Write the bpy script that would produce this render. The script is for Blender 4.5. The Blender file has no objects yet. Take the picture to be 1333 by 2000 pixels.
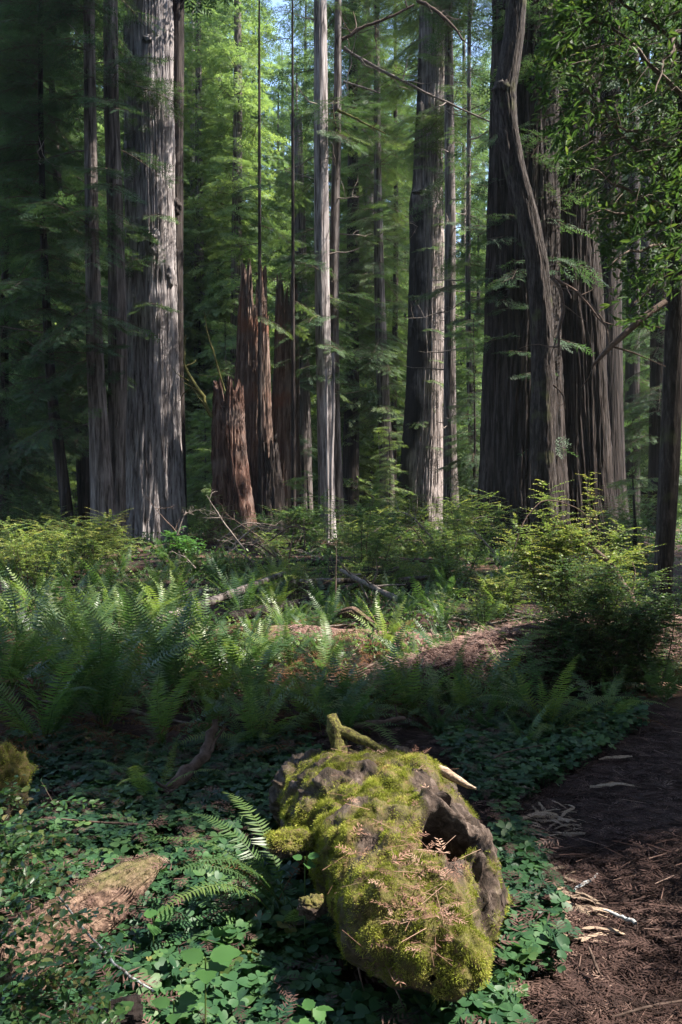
import bpy, math, random
import numpy as np
from mathutils import Vector, Matrix

# ------------------------------------------------------------------ camera, sky, sun, exposure
SC = bpy.context.scene
COL = SC.collection
CAMZ, FPX, CX, HY = 1.5, 1555.0, 666.5, 1000.0
cd = bpy.data.cameras.new('camera')
cd.sensor_fit = 'VERTICAL'; cd.sensor_height = 36.0; cd.lens = 28.0
cd.clip_start = 0.05; cd.clip_end = 2000
co = bpy.data.objects.new('camera', cd); COL.objects.link(co)
co.location = (0, 0, CAMZ); co.rotation_euler = (math.radians(90), 0, 0)
SC.camera = co

SUN = np.array([0.61, -0.06, 0.78]); SUN /= np.linalg.norm(SUN)
w = bpy.data.worlds.new('World'); SC.world = w; w.use_nodes = True
nt = w.node_tree
sky = nt.nodes.new('ShaderNodeTexSky'); sky.sky_type = 'NISHITA'; sky.sun_disc = False
sky.sun_elevation = math.asin(SUN[2]); sky.sun_rotation = math.atan2(SUN[0], SUN[1])
bg = nt.nodes['Background']; bg.inputs['Strength'].default_value = 0.15
nt.links.new(sky.outputs[0], bg.inputs['Color'])
ld = bpy.data.lights.new('sun', 'SUN'); ld.energy = 5.0; ld.angle = math.radians(0.5); ld.color = (1.0, 0.93, 0.82)
lo = bpy.data.objects.new('sun', ld); COL.objects.link(lo)
lo.rotation_euler = Vector(SUN).to_track_quat('Z', 'Y').to_euler()
SC.view_settings.view_transform = 'Standard'; SC.view_settings.look = 'None'
SC.view_settings.exposure = 2.0; SC.view_settings.gamma = 1.0
cy = SC.cycles
cy.max_bounces = 6; cy.diffuse_bounces = 4; cy.glossy_bounces = 2; cy.transmission_bounces = 4
cy.transparent_max_bounces = 4; cy.caustics_reflective = False; cy.caustics_refractive = False
cy.use_denoising = True

R = np.random.default_rng(7)
PI = math.pi

# ------------------------------------------------------------------ noise
_rg = np.random.default_rng(99)
_PERM = np.concatenate([_rg.permutation(256)] * 3)
_GR = _rg.normal(size=(256, 3)); _GR /= np.linalg.norm(_GR, axis=1)[:, None]

def pnoise(p):
    p = np.asarray(p, float); i = np.floor(p).astype(int); f = p - i; i &= 255
    u = f * f * f * (f * (f * 6 - 15) + 10)
    out = 0
    for dx in (0, 1):
        for dy in (0, 1):
            for dz in (0, 1):
                h = _PERM[_PERM[_PERM[(i[..., 0] + dx) & 255] + ((i[..., 1] + dy) & 255)] + ((i[..., 2] + dz) & 255)]
                d = f - np.array([dx, dy, dz])
                wgt = (u[..., 0] if dx else 1 - u[..., 0]) * (u[..., 1] if dy else 1 - u[..., 1]) * (u[..., 2] if dz else 1 - u[..., 2])
                out = out + wgt * np.sum(_GR[h] * d, axis=-1)
    return out * 1.5

def fbm(p, o=4):
    p = np.asarray(p, float); s = 0; a = 1; t = 0
    for k in range(o):
        s = s + a * pnoise(p * 2 ** k + 17.3 * k); t += a; a *= .5
    return s / t

def sstep(x, a, b):
    t = np.clip((np.asarray(x, float) - a) / (b - a), 0, 1); return t * t * (3 - 2 * t)

# ------------------------------------------------------------------ terrain
def terrain(x, y):
    x = np.asarray(x, float); y = np.asarray(y, float)
    z = 0.55 * sstep(y, 9, 27)
    z = z + np.where(y > 29, 0.07 * (y - 29) ** 2 / (np.abs(y - 29) + 8), 0)
    z = z + 0.16 * np.maximum(0, y - 65)
    z = z + 0.05 * sstep(x, .7, 2.2) * (1 - sstep(y, 5, 9))
    z = z - 0.06 * sstep(-x, .2, 2.) * (1 - sstep(y, 5, 9))
    q = np.stack([x * .55, y * .55, 0 * x + 3.3], -1)
    z = z + 0.10 * fbm(q, 3) * (0.35 + 0.65 * sstep(y, 4, 10))
    z = z + 0.26 * np.exp(-(((x - 1.55) / .36) ** 2 + ((y - 3.0) / .55) ** 2))
    z = z + 0.35 * fbm(q * .22, 2) * sstep(y, 14, 30)
    q2 = np.stack([x * 5, y * 5, 0 * x + 9.3], -1)
    z = z + 0.025 * fbm(q2, 3)
    return z

def tz(x, y):
    return float(terrain(np.array([x]), np.array([y]))[0])

def P(px, py, Y):
    return np.array([(px - CX) / FPX * Y, Y, CAMZ + (HY - py) / FPX * Y])

def G(px, py):
    """ground point seen at a pixel"""
    dx, dz = (px - CX) / FPX, (HY - py) / FPX
    Y = 1.5
    while Y < 150:
        if CAMZ + dz * Y <= tz(dx * Y, Y): break
        Y += .05 if Y < 15 else .3
    return np.array([dx * Y, Y, tz(dx * Y, Y)])

# ------------------------------------------------------------------ gaps cut in the canopy so sun lands on chosen spots (centre, radius, share of boughs missing)
GAPS = []
def gap(px, py, Y, r, pr=1.0):
    GAPS.append((P(px, py, Y), r, pr))
gap(750, 1660, 2.7, .2); gap(790, 1790, 2.45, .16); gap(760, 1545, 3.2, .3)
gap(150, 1780, 2.8, .1, .55); gap(90, 1780, 1.8, .26); gap(30, 1500, 3.6, .45)
gap(400, 1190, 10.5, 1.7, .86); gap(560, 1260, 8.6, .9, .95); gap(430, 1335, 6.6, .4); gap(230, 1100, 14, 2.3, .82); gap(50, 1080, 15, 1.5)
gap(690, 1200, 10., .55); gap(880, 1290, 6.9, .55); gap(805, 1250, 7.4, .5); gap(330, 1290, 8, .8, .7)
gap(1120, 980, 9.5, 1.0); gap(1210, 1010, 9.5, .9); gap(1110, 1100, 9.6, .7, .8); gap(940, 1150, 11, .9, .9); gap(980, 1215, 8.8, .35)
gap(1330, 1230, 9, .6); gap(1325, 1330, 7.2, .35); gap(330, 1080, 19, 1.4)
gap(840, 930, 34, 2.3); gap(850, 740, 34, 1.5); gap(845, 250, 34, 1.2, .6); gap(840, 580, 34, 1.6, .7); gap(735, 1020, 36, 4); gap(900, 1080, 22, 1.6)
gap(318, 900, 25.5, 1.2, .9); gap(318, 560, 25.5, 1.4, .9); gap(315, 230, 25.5, 1.6, .9); gap(316, 730, 25.5, .9, .8); gap(180, 620, 23.5, 1.2, .7); gap(130, 450, 27, 2., .7); gap(60, 700, 26, 1.6, .6); gap(30, 300, 27, 2.4, .7); gap(190, 900, 23.5, 1., .6); gap(820, 1085, 18, 1.3); gap(650, 1080, 20, 1.2); gap(480, 1090, 20, 1.)
gap(627, 500, 27, 1.2); gap(625, 200, 27, 1.2); gap(880, 700, 32, 1.5, .7); gap(580, 920, 22, 1.2)
gap(880, 340, 30, 1.6); gap(1110, 330, 11, 1.0); gap(1060, 110, 11, 1.1); gap(1180, 480, 11, .7, .7); gap(1235, 850, 13, .7); gap(1235, 740, 13, .6)
gap(660, 900, 26, 1.4, .7); gap(1070, 1620, 3.4, .12, .75)
gap(225, 400, 24, 1.6, .6); gap(450, 1230, 9.5, 1.0); gap(620, 1330, 6.6, .4, .8)

BGT = [(470, 420, 47, 5), (420, 640, 43, 4), (400, 250, 52, 5), (540, 300, 50, 5), (760, 480, 46, 4.5), (705, 300, 52, 5), (700, 640, 44, 3.5), (930, 480, 44, 4), (915, 750, 40, 2.5), (330, 860, 40, 2.5), (90, 330, 40, 3), (800, 130, 56, 5), (1240, 600, 42, 2.5)]
for a in BGT: gap(*a, .5)
def keep_shade(pts, extra=0., near=False, rnd=None):
    """False for boughs that would stand in one of the gaps"""
    k = np.ones(len(pts), bool)
    for c, r, pr in GAPS:
        if near and not (6 < c[1] < 13 and c[2] < 2.6): continue
        d = pts - c
        t = d @ SUN
        perp = np.linalg.norm(d - t[:, None] * SUN, axis=1)
        m = (t > 1.0) & (perp < r + 0.25 + extra)
        k &= ~(m & ((R.random(len(pts)) if rnd is None else rnd) < pr))
    return k

# ------------------------------------------------------------------ materials
def nodes(name):
    m = bpy.data.materials.new(name); m.use_nodes = True
    t = m.node_tree; t.nodes.clear()
    return m, t, (lambda k: t.nodes.new('ShaderNode' + k)), t.links.new

def ramp(n, stops):
    e = n.color_ramp.elements
    while len(e) > 1: e.remove(e[-1])
    e[0].position = stops[0][0]; e[0].color = (*stops[0][1], 1)
    for p, c in stops[1:]:
        q = e.new(p); q.color = (*c, 1)

def leaf_mat(name, stops, trans=.35, rough=.5, spec=.35, tcol=1.5, orand=.25):
    m, t, N, L = nodes(name)
    a = N('Attribute'); a.attribute_name = 'tint'
    oi = N('ObjectInfo')
    ad = N('Math'); ad.operation = 'MULTIPLY_ADD'; ad.inputs[1].default_value = orand; L(oi.outputs['Random'], ad.inputs[0]); L(a.outputs['Fac'], ad.inputs[2])
    sb = N('Math'); sb.operation = 'SUBTRACT'; sb.inputs[1].default_value = orand / 2; L(ad.outputs[0], sb.inputs[0])
    cr = N('ValToRGB'); ramp(cr, stops); L(sb.outputs[0], cr.inputs[0])
    pb = N('BsdfPrincipled'); pb.inputs['Roughness'].default_value = rough; pb.inputs['Specular IOR Level'].default_value = spec
    L(cr.outputs[0], pb.inputs['Base Color'])
    tr = N('BsdfTranslucent')
    mx = N('MixRGB'); mx.blend_type = 'MULTIPLY'; mx.inputs[0].default_value = 1; mx.inputs[2].default_value = (tcol * 1.05, tcol * 1.1, tcol * .6, 1)
    L(cr.outputs[0], mx.inputs[1]); L(mx.outputs[0], tr.inputs[0])
    ms = N('MixShader'); ms.inputs[0].default_value = trans; L(pb.outputs[0], ms.inputs[1]); L(tr.outputs[0], ms.inputs[2])
    o = N('OutputMaterial'); L(ms.outputs[0], o.inputs[0])
    return m

def bark_mat(name, stops, sx=7., sz=.5, *a, **k):
    return bark_mat_(name, stops, sx * 1.15, sz * 1.9 if sz < 1 else sz, *a, **k)
def bark_mat_(name, stops, sx=7., sz=.5, bump=.6, patch=None, pscale=.6, pthr=.55, rough=.9, dist=.05, pbias=0.):
    m, t, N, L = nodes(name)
    tc = N('TexCoord'); mp = N('Mapping'); mp.inputs['Scale'].default_value = (sx, sx, sz); L(tc.outputs['Object'], mp.inputs[0])
    n1 = N('TexNoise'); n1.inputs['Scale'].default_value = 1; n1.inputs['Detail'].default_value = 8; n1.inputs['Roughness'].default_value = .65; n1.inputs['Distortion'].default_value = .4
    L(mp.outputs[0], n1.inputs['Vector'])
    cr = N('ValToRGB'); ramp(cr, stops); L(n1.outputs['Fac'], cr.inputs[0])
    col = cr.outputs[0]
    if patch:
        n2 = N('TexNoise'); n2.inputs['Scale'].default_value = pscale; n2.inputs['Detail'].default_value = 6; L(tc.outputs['Object'], n2.inputs['Vector'])
        r2 = N('ValToRGB'); ramp(r2, [(pthr - .05, (0, 0, 0)), (pthr + .07, (1, 1, 1))])
        sx_ = N('SeparateXYZ'); L(tc.outputs['Object'], sx_.inputs[0]); ma = N('Math'); ma.operation = 'MULTIPLY_ADD'; ma.inputs[1].default_value = -pbias; L(sx_.outputs[0], ma.inputs[0]); L(n2.outputs['Fac'], ma.inputs[2]); L(ma.outputs[0], r2.inputs[0])
        mx = N('MixRGB'); mx.inputs[2].default_value = (*patch, 1); L(r2.outputs[0], mx.inputs[0]); L(col, mx.inputs[1]); col = mx.outputs[0]
    pb = N('BsdfPrincipled'); pb.inputs['Roughness'].default_value = rough; pb.inputs['Specular IOR Level'].default_value = .2
    L(col, pb.inputs['Base Color'])
    n3 = N('TexNoise'); n3.inputs['Scale'].default_value = 1; n3.inputs['Detail'].default_value = 6
    mp3 = N('Mapping'); mp3.inputs['Scale'].default_value = (sx * 2.2, sx * 2.2, sz * 1.6); L(tc.outputs['Object'], mp3.inputs[0]); L(mp3.outputs[0], n3.inputs['Vector'])
    bp = N('Bump'); bp.inputs['Strength'].default_value = bump; bp.inputs['Distance'].default_value = dist; L(n3.outputs['Fac'], bp.inputs['Height'])
    L(bp.outputs[0], pb.inputs['Normal'])
    o = N('OutputMaterial'); L(pb.outputs[0], o.inputs[0])
    return m

def plain_mat(name, stops, scale=20., rough=.9, bump=.4, use_tint=False, stretch=(1, 1, 1), dist=.01):
    m, t, N, L = nodes(name)
    pb = N('BsdfPrincipled'); pb.inputs['Roughness'].default_value = rough; pb.inputs['Specular IOR Level'].default_value = .25
    cr = N('ValToRGB'); ramp(cr, stops)
    tc = N('TexCoord'); mp = N('Mapping'); mp.inputs['Scale'].default_value = stretch; L(tc.outputs['Object'], mp.inputs[0])
    n1 = N('TexNoise'); n1.inputs['Scale'].default_value = scale; n1.inputs['Detail'].default_value = 7; n1.inputs['Roughness'].default_value = .65; L(mp.outputs[0], n1.inputs['Vector'])
    if use_tint:
        a = N('Attribute'); a.attribute_name = 'tint'; L(a.outputs['Fac'], cr.inputs[0])
    else:
        L(n1.outputs['Fac'], cr.inputs[0])
    L(cr.outputs[0], pb.inputs['Base Color'])
    bp = N('Bump'); bp.inputs['Strength'].default_value = bump; bp.inputs['Distance'].default_value = dist; L(n1.outputs['Fac'], bp.inputs['Height']); L(bp.outputs[0], pb.inputs['Normal'])
    o = N('OutputMaterial'); L(pb.outputs[0], o.inputs[0])
    return m

M = {}
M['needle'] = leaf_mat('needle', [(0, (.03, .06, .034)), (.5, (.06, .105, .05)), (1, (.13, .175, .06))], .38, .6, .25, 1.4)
M['needle_lit'] = leaf_mat('needle_lit', [(0, (.06, .10, .05)), (.5, (.112, .172, .078)), (1, (.21, .27, .10))], .48, .6, .25, 1.5)  # lighter copy of needle: sunlight on the foliage put into the colour
M['fern'] = leaf_mat('fern', [(0, (.022, .055, .026)), (.45, (.065, .118, .038)), (1, (.21, .25, .06))], .42, .42, .4, 1.6, .5)
M['dead_fern'] = leaf_mat('dead_fern', [(0, (.06, .03, .015)), (.5, (.12, .06, .03)), (1, (.22, .12, .06))], .2, .8, .1, .8)
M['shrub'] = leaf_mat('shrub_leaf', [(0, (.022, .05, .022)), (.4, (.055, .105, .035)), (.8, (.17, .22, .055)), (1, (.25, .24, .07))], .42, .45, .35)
M['shrub_front'] = leaf_mat('front_shrub_leaf', [(0, (.03, .08, .03)), (.6, (.065, .14, .04)), (.88, (.16, .19, .06)), (1, (.26, .17, .09))], .35, .35, .5)
M['bright'] = leaf_mat('bright_leaf', [(0, (.025, .075, .022)), (1, (.065, .15, .04))], .4, .5, .3)
M['tanoak'] = leaf_mat('tanoak_leaf', [(0, (.02, .045, .018)), (.5, (.042, .08, .026)), (1, (.13, .165, .04))], .36, .62, .2)
M['clover'] = leaf_mat('clover', [(0, (.014, .045, .024)), (.5, (.038, .094, .036)), (.9, (.08, .145, .045)), (1, (.16, .15, .05))], .3, .5, .3)
M['twigwood'] = plain_mat('twig_wood', [(.3, (.05, .035, .025)), (.7, (.11, .08, .06))], 30)
M['deadwood'] = plain_mat('dead_branch_wood', [(.35, (.09, .07, .06)), (.65, (.24, .2, .175))], 25)
M['brownwood'] = plain_mat('brown_branch_wood', [(.35, (.045, .028, .022)), (.65, (.13, .09, .072))], 25)
M['mossbranch'] = plain_mat('mossy_branch', [(.38, (.05, .036, .022)), (.5, (.11, .10, .03)), (.62, (.19, .18, .05))], 60, bump=1., dist=.02)
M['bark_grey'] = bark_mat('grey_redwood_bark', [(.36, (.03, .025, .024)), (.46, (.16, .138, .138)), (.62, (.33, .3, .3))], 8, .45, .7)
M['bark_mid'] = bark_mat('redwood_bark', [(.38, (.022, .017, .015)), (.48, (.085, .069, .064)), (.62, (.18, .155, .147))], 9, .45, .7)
M['bark_dark'] = bark_mat('shaded_redwood_bark', [(.36, (.007, .005, .0045)), (.5, (.022, .016, .0145)), (.64, (.062, .049, .045))], 9, .4, .8)  # deep shade on the giants put into this darker bark colour
M['log_dark'] = bark_mat('shaded_decayed_log', [(.36, (.03, .016, .013)), (.5, (.075, .042, .035)), (.64, (.14, .085, .072))], 25, 25, .9)  # dark tone also puts shade on the needle log's near face
M['bark_split'] = bark_mat('charred_and_shaded_redwood_bark', [(.38, (.04, .032, .03)), (.48, (.16, .132, .124)), (.62, (.34, .29, .275))], 10, .35, .8, (.016, .013, .012), .45, .52, pbias=.3)  # char patch leans left: the trunk's shaded side put into the colour
M['bark_red'] = bark_mat('rotten_red_wood', [(.38, (.022, .010, .007)), (.5, (.078, .038, .029)), (.62, (.16, .105, .085))], 9, .7, .9, (.13, .095, .085), .9, .56)
M['bark_snag'] = bark_mat('snag_wood', [(.36, (.05, .03, .024)), (.5, (.13, .085, .068)), (.64, (.24, .18, .15))], 9, .4, .9, (.2, .08, .045), .5, .6)
M['bark_tan'] = bark_mat('tanoak_bark', [(.36, (.011, .008, .007)), (.5, (.029, .022, .02)), (.64, (.07, .057, .051))], 14, 3., .8, (.07, .075, .03), 1.4, .62)
M['rotlog'] = bark_mat('rotten_log', [(.36, (.03, .018, .013)), (.5, (.095, .058, .043)), (.64, (.2, .135, .1))], 34, 34, .8, (.08, .09, .025), 1.6, .6, dist=.03)
M['dufflog'] = bark_mat('needle_covered_log', [(.36, (.07, .035, .028)), (.5, (.17, .095, .08)), (.64, (.3, .2, .17))], 30, 30, .9, (.12, .12, .03), 1.3, .66, dist=.03)
M['duff_lit'] = plain_mat('sunlit_reddish_needles', [(0, (.05, .025, .02)), (.4, (.14, .08, .066)), (.7, (.25, .16, .135)), (1, (.36, .26, .22))], 30, use_tint=True)  # brighter copy of duff: sun on the fallen log put into the colour
M['duff'] = plain_mat('dead_needles', [(0, (.018, .010, .008)), (.4, (.045, .024, .02)), (.7, (.10, .058, .047)), (1, (.25, .17, .135))], 30, use_tint=True)
M['chip'] = plain_mat('pale_split_wood', [(.35, (.10, .06, .04)), (.5, (.3, .215, .155)), (.68, (.5, .4, .31))], 12, stretch=(2, 12, 12))
M['lichen'] = plain_mat('lichened_twig', [(.42, (.1, .08, .07)), (.5, (.3, .31, .32)), (.7, (.5, .55, .56))], 60)
M['moss'] = leaf_mat('moss', [(0, (.12, .13, .025)), (.35, (.23, .26, .045)), (.6, (.34, .34, .08)), (.82, (.33, .27, .11)), (1, (.26, .16, .08))], .3, .9, .05, 1.3)

def ground_mat():
    m, t, N, L = nodes('forest_soil')
    tc = N('TexCoord')
    n1 = N('TexNoise'); n1.inputs['Scale'].default_value = 34; n1.inputs['Detail'].default_value = 9; n1.inputs['Roughness'].default_value = .75; L(tc.outputs['Object'], n1.inputs['Vector'])
    cr = N('ValToRGB'); ramp(cr, [(.3, (.010, .006, .005)), (.5, (.027, .016, .014)), (.68, (.06, .038, .032)), (.8, (.12, .08, .07))]); L(n1.outputs['Fac'], cr.inputs[0])
    n2 = N('TexNoise'); n2.inputs['Scale'].default_value = .5; n2.inputs['Detail'].default_value = 5; L(tc.outputs['Object'], n2.inputs['Vector'])
    r2 = N('ValToRGB'); ramp(r2, [(.52, (0, 0, 0)), (.62, (1, 1, 1))]); L(n2.outputs['Fac'], r2.inputs[0])
    mx = N('MixRGB'); mx.inputs[2].default_value = (.16, .095, .065, 1); L(r2.outputs[0], mx.inputs[0]); L(cr.outputs[0], mx.inputs[1])
    mf = N('Math'); mf.operation = 'MULTIPLY'; mf.inputs[1].default_value = .55; L(r2.outputs[0], mf.inputs[0]); L(mf.outputs[0], mx.inputs[0])
    pb = N('BsdfPrincipled'); pb.inputs['Roughness'].default_value = .95; pb.inputs['Specular IOR Level'].default_value = .15; L(mx.outputs[0], pb.inputs['Base Color'])
    bp = N('Bump'); bp.inputs['Strength'].default_value = .9; bp.inputs['Distance'].default_value = .03; L(n1.outputs['Fac'], bp.inputs['Height']); L(bp.outputs[0], pb.inputs['Normal'])
    o = N('OutputMaterial'); L(pb.outputs[0], o.inputs[0])
    return m
M['ground'] = ground_mat()

def log_mat():
    m, t, N, L = nodes('mossy_log_wood')
    tc = N('TexCoord'); mp = N('Mapping'); mp.inputs['Scale'].default_value = (26, 3.2, 26); mp.inputs['Rotation'].default_value = (0, 0, .35); L(tc.outputs['Object'], mp.inputs[0])
    n1 = N('TexNoise'); n1.inputs['Scale'].default_value = 1.3; n1.inputs['Detail'].default_value = 9; n1.inputs['Roughness'].default_value = .7; n1.inputs['Distortion'].default_value = .6; L(mp.outputs[0], n1.inputs['Vector'])
    cr = N('ValToRGB'); ramp(cr, [(.36, (.012, .008, .006)), (.5, (.046, .031, .024)), (.62, (.105, .078, .065)), (.75, (.24, .19, .155))]); L(n1.outputs['Fac'], cr.inputs[0])
    a = N('Attribute'); a.attribute_name = 'tint'
    n2 = N('TexNoise'); n2.inputs['Scale'].default_value = 40; n2.inputs['Detail'].default_value = 6; L(tc.outputs['Object'], n2.inputs['Vector'])
    c2 = N('ValToRGB'); ramp(c2, [(.3, (.04, .033, .012)), (.5, (.10, .095, .02)), (.65, (.15, .10, .045))]); L(n2.outputs['Fac'], c2.inputs[0])
    mx = N('MixRGB'); L(a.outputs['Fac'], mx.inputs[0]); L(cr.outputs[0], mx.inputs[1]); L(c2.outputs[0], mx.inputs[2])
    pb = N('BsdfPrincipled'); pb.inputs['Roughness'].default_value = .85; pb.inputs['Specular IOR Level'].default_value = .25; L(mx.outputs[0], pb.inputs['Base Color'])
    bp = N('Bump'); bp.inputs['Strength'].default_value = .8; bp.inputs['Distance'].default_value = .02; L(n1.outputs['Fac'], bp.inputs['Height']); L(bp.outputs[0], pb.inputs['Normal'])
    o = N('OutputMaterial'); L(pb.outputs[0], o.inputs[0])
    return m
M['log'] = log_mat()

# ------------------------------------------------------------------ mesh builder
class MB:
    def __init__(s): s.v = []; s.t = []; s.q = []; s.k = []; s.n = 0
    def add(s, V, quads=None, tris=None, tint=.5, mq=0):
        V = np.asarray(V, float).reshape(-1, 3); n = len(V)
        s.v.append(V); s.t.append(np.broadcast_to(np.asarray(tint, float).reshape(-1), (n,)) if np.size(tint) in (1, n) else np.repeat(tint, n // np.size(tint)))
        for F, lst in ((quads, s.q), (tris, s.k)):
            if F is not None and len(F):
                F = np.asarray(F, int); lst.append((F + s.n, np.full(len(F), mq)))
        s.n += n
    def stamp(s, tmpl, rot, off, scale=1., tint=None, mq=0):
        """tmpl = (V, quads, tris, tint); rot (n,3,3) columns = local axes"""
        V, Q, T, tt = tmpl; n, k = len(off), len(V)
        sc = np.broadcast_to(np.asarray(scale, float).reshape(-1, 1, 1), (n, 1, 1))
        W = np.einsum('nij,kj->nki', rot, V) * sc + off[:, None, :]
        tn = np.zeros(n) if tint is None else np.asarray(tint)
        TT = (tt[None, :] + tn[:, None]).reshape(-1)
        o = (np.arange(n) * k)[:, None, None]
        s.add(W.reshape(-1, 3), (Q[None] + o).reshape(-1, 4) if Q is not None and len(Q) else None,
              (T[None] + o).reshape(-1, 3) if T is not None and len(T) else None, TT, mq)
    def tube(s, pts, rad, na=6, tint=.5, mq=0, cap=True):
        pts = np.asarray(pts, float); n = len(pts); rad = np.broadcast_to(np.asarray(rad, float), (n,))
        d = np.gradient(pts, axis=0); d /= np.linalg.norm(d, axis=1)[:, None] + 1e-9
        up = np.where(np.abs(d[:, 2:3]) > .9, np.array([[1., 0, 0]]), np.array([[0, 0, 1.]]))
        a = np.cross(up, d); a /= np.linalg.norm(a, axis=1)[:, None] + 1e-9; b = np.cross(d, a)
        th = np.arange(na) / na * 2 * PI
        V = pts[:, None] + rad[:, None, None] * (np.cos(th)[None, :, None] * a[:, None] + np.sin(th)[None, :, None] * b[:, None])
        i = np.arange(n - 1)[:, None] * na; j = np.arange(na)[None]; j2 = (j + 1) % na
        Q = np.stack([i + j, i + j2, i + na + j2, i + na + j], -1).reshape(-1, 4)
        s.add(V.reshape(-1, 3), Q, None, tint, mq)
    def data(s, name, mats, origin=(0, 0, 0), flat=False):
        V = np.concatenate(s.v) - np.asarray(origin); T = np.concatenate(s.t)
        q = np.concatenate([a for a, _ in s.q]) if s.q else np.zeros((0, 4), int)
        k = np.concatenate([a for a, _ in s.k]) if s.k else np.zeros((0, 3), int)
        mi = np.concatenate([b for _, b in s.q] + [b for _, b in s.k]).astype(np.int32)
        me = bpy.data.meshes.new(name)
        me.vertices.add(len(V)); me.vertices.foreach_set('co', V.astype(np.float32).ravel())
        lv = np.concatenate([q.ravel(), k.ravel()]).astype(np.int32)
        me.loops.add(len(lv)); me.loops.foreach_set('vertex_index', lv)
        ls = np.concatenate([np.arange(len(q)) * 4, len(q) * 4 + np.arange(len(k)) * 3]).astype(np.int32)
        me.polygons.add(len(ls)); me.polygons.foreach_set('loop_start', ls)
        for m in (mats if isinstance(mats, (list, tuple)) else [mats]): me.materials.append(m)
        me.polygons.foreach_set('material_index', mi)
        me.polygons.foreach_set('use_smooth', np.full(len(ls), not flat))
        me.update(calc_edges=True)
        at = me.attributes.new('tint', 'FLOAT', 'POINT'); at.data.foreach_set('value', T.astype(np.float32))
        return me
    def build(s, name, mats, parent=None, origin=(0, 0, 0), flat=False):
        o = bpy.data.objects.new(name, s.data(name, mats, origin, flat)); COL.objects.link(o)
        if parent is not None: o.parent = parent
        else: o.location = origin
        return o

def props(o, label=None, cat=None, group=None, kind=None):
    for k, v in (('label', label), ('category', cat), ('group', group), ('kind', kind)):
        if v: o[k] = v
    return o

def thing(name, label, cat, loc, group=None, rz=0.):
    o = bpy.data.objects.new(name, None); COL.objects.link(o); o.location = loc; o.rotation_euler = (0, 0, rz)
    o.empty_display_size = .2
    return props(o, label, cat, group)

def child(name, me, parent, loc=(0, 0, 0), rot=(0, 0, 0), sc=1.):
    o = bpy.data.objects.new(name, me); COL.objects.link(o); o.parent = parent; o.location = loc; o.rotation_euler = rot
    o.scale = (sc, sc, sc) if np.isscalar(sc) else sc
    return o

def frames(d, nrm):
    """rotation matrices with x along d, z near nrm"""
    d = d / (np.linalg.norm(d, axis=1)[:, None] + 1e-9)
    y = np.cross(nrm, d); y /= np.linalg.norm(y, axis=1)[:, None] + 1e-9
    z = np.cross(d, y)
    return np.stack([d, y, z], -1)

def rvec(n, s=1., rg=R): return rg.normal(size=(n, 3)) * s

# ------------------------------------------------------------------ foliage templates
def leaf_tmpl(w_=.4, fold=.12):
    V = np.array([[0, 0, 0], [.35, .5 * w_, fold * w_], [.72, .40 * w_, fold * w_], [1, 0, -.06], [.72, -.40 * w_, fold * w_], [.35, -.5 * w_, fold * w_]])
    return V, np.array([[0, 3, 2, 1], [0, 5, 4, 3]]), None, np.zeros(6)
def round_leaf():
    s = np.linspace(0, 1, 9); wv = .36 * np.sin(PI * s ** .75) ** .8 * (1 + .09 * np.where(np.arange(9) % 2, 1, -1)); V = []
    for i in range(9): V += [(s[i], wv[i], .1 * wv[i] - .1 * s[i] ** 2), (s[i], 0, -.03 - .1 * s[i] ** 2), (s[i], -wv[i], .1 * wv[i] - .1 * s[i] ** 2)]
    Q = []
    for i in range(8): a = 3 * i; Q += [[a, a + 1, a + 4, a + 3], [a + 1, a + 2, a + 5, a + 4]]
    return np.array(V), np.array(Q), None, np.tile([.06, -.05, .06], 9)
LEAFR = round_leaf()
LEAF = leaf_tmpl(.5); LEAFN = leaf_tmpl(.3); LEAFW = leaf_tmpl(.62)

def spray_tmpl(n, L, ll, lw, seed):
    rg = np.random.default_rng(seed); V = []; T = []; tt = []
    for i in range(n):
        s = (i + .5) / n
        for sd in (-1, 1):
            l = ll * (1 - .55 * s) * rg.uniform(.75, 1.2); a = sd * rg.uniform(.65, 1.1)
            p = np.array([s * L, 0, 0]); d = np.array([math.cos(a), math.sin(a), rg.uniform(-.25, .1)]); q = np.array([-math.sin(a), math.cos(a), 0]) * lw * .5
            b = len(V); V += [p - q * .5, p + d * l * .5 + q, p + d * l, p + d * l * .5 - q]; T.append([b, b + 1, b + 2]); T.append([b, b + 2, b + 3])
            tt += [rg.uniform(-.08, .08) + .1 * s] * 4
    b = len(V); V += [np.array([L * .6, -lw * .5, 0]), np.array([L * .6, lw * .5, 0]), np.array([L * 1.15, 0, -.03])]; T.append([b, b + 1, b + 2]); tt += [.12] * 3
    return np.array(V), None, np.array(T), np.array(tt)

SPRAY_F = [spray_tmpl(6, .34, .15, .021, i) for i in range(4)]
SPRAY_C = [spray_tmpl(4, .44, .26, .058, 10 + i) for i in range(4)]

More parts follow.
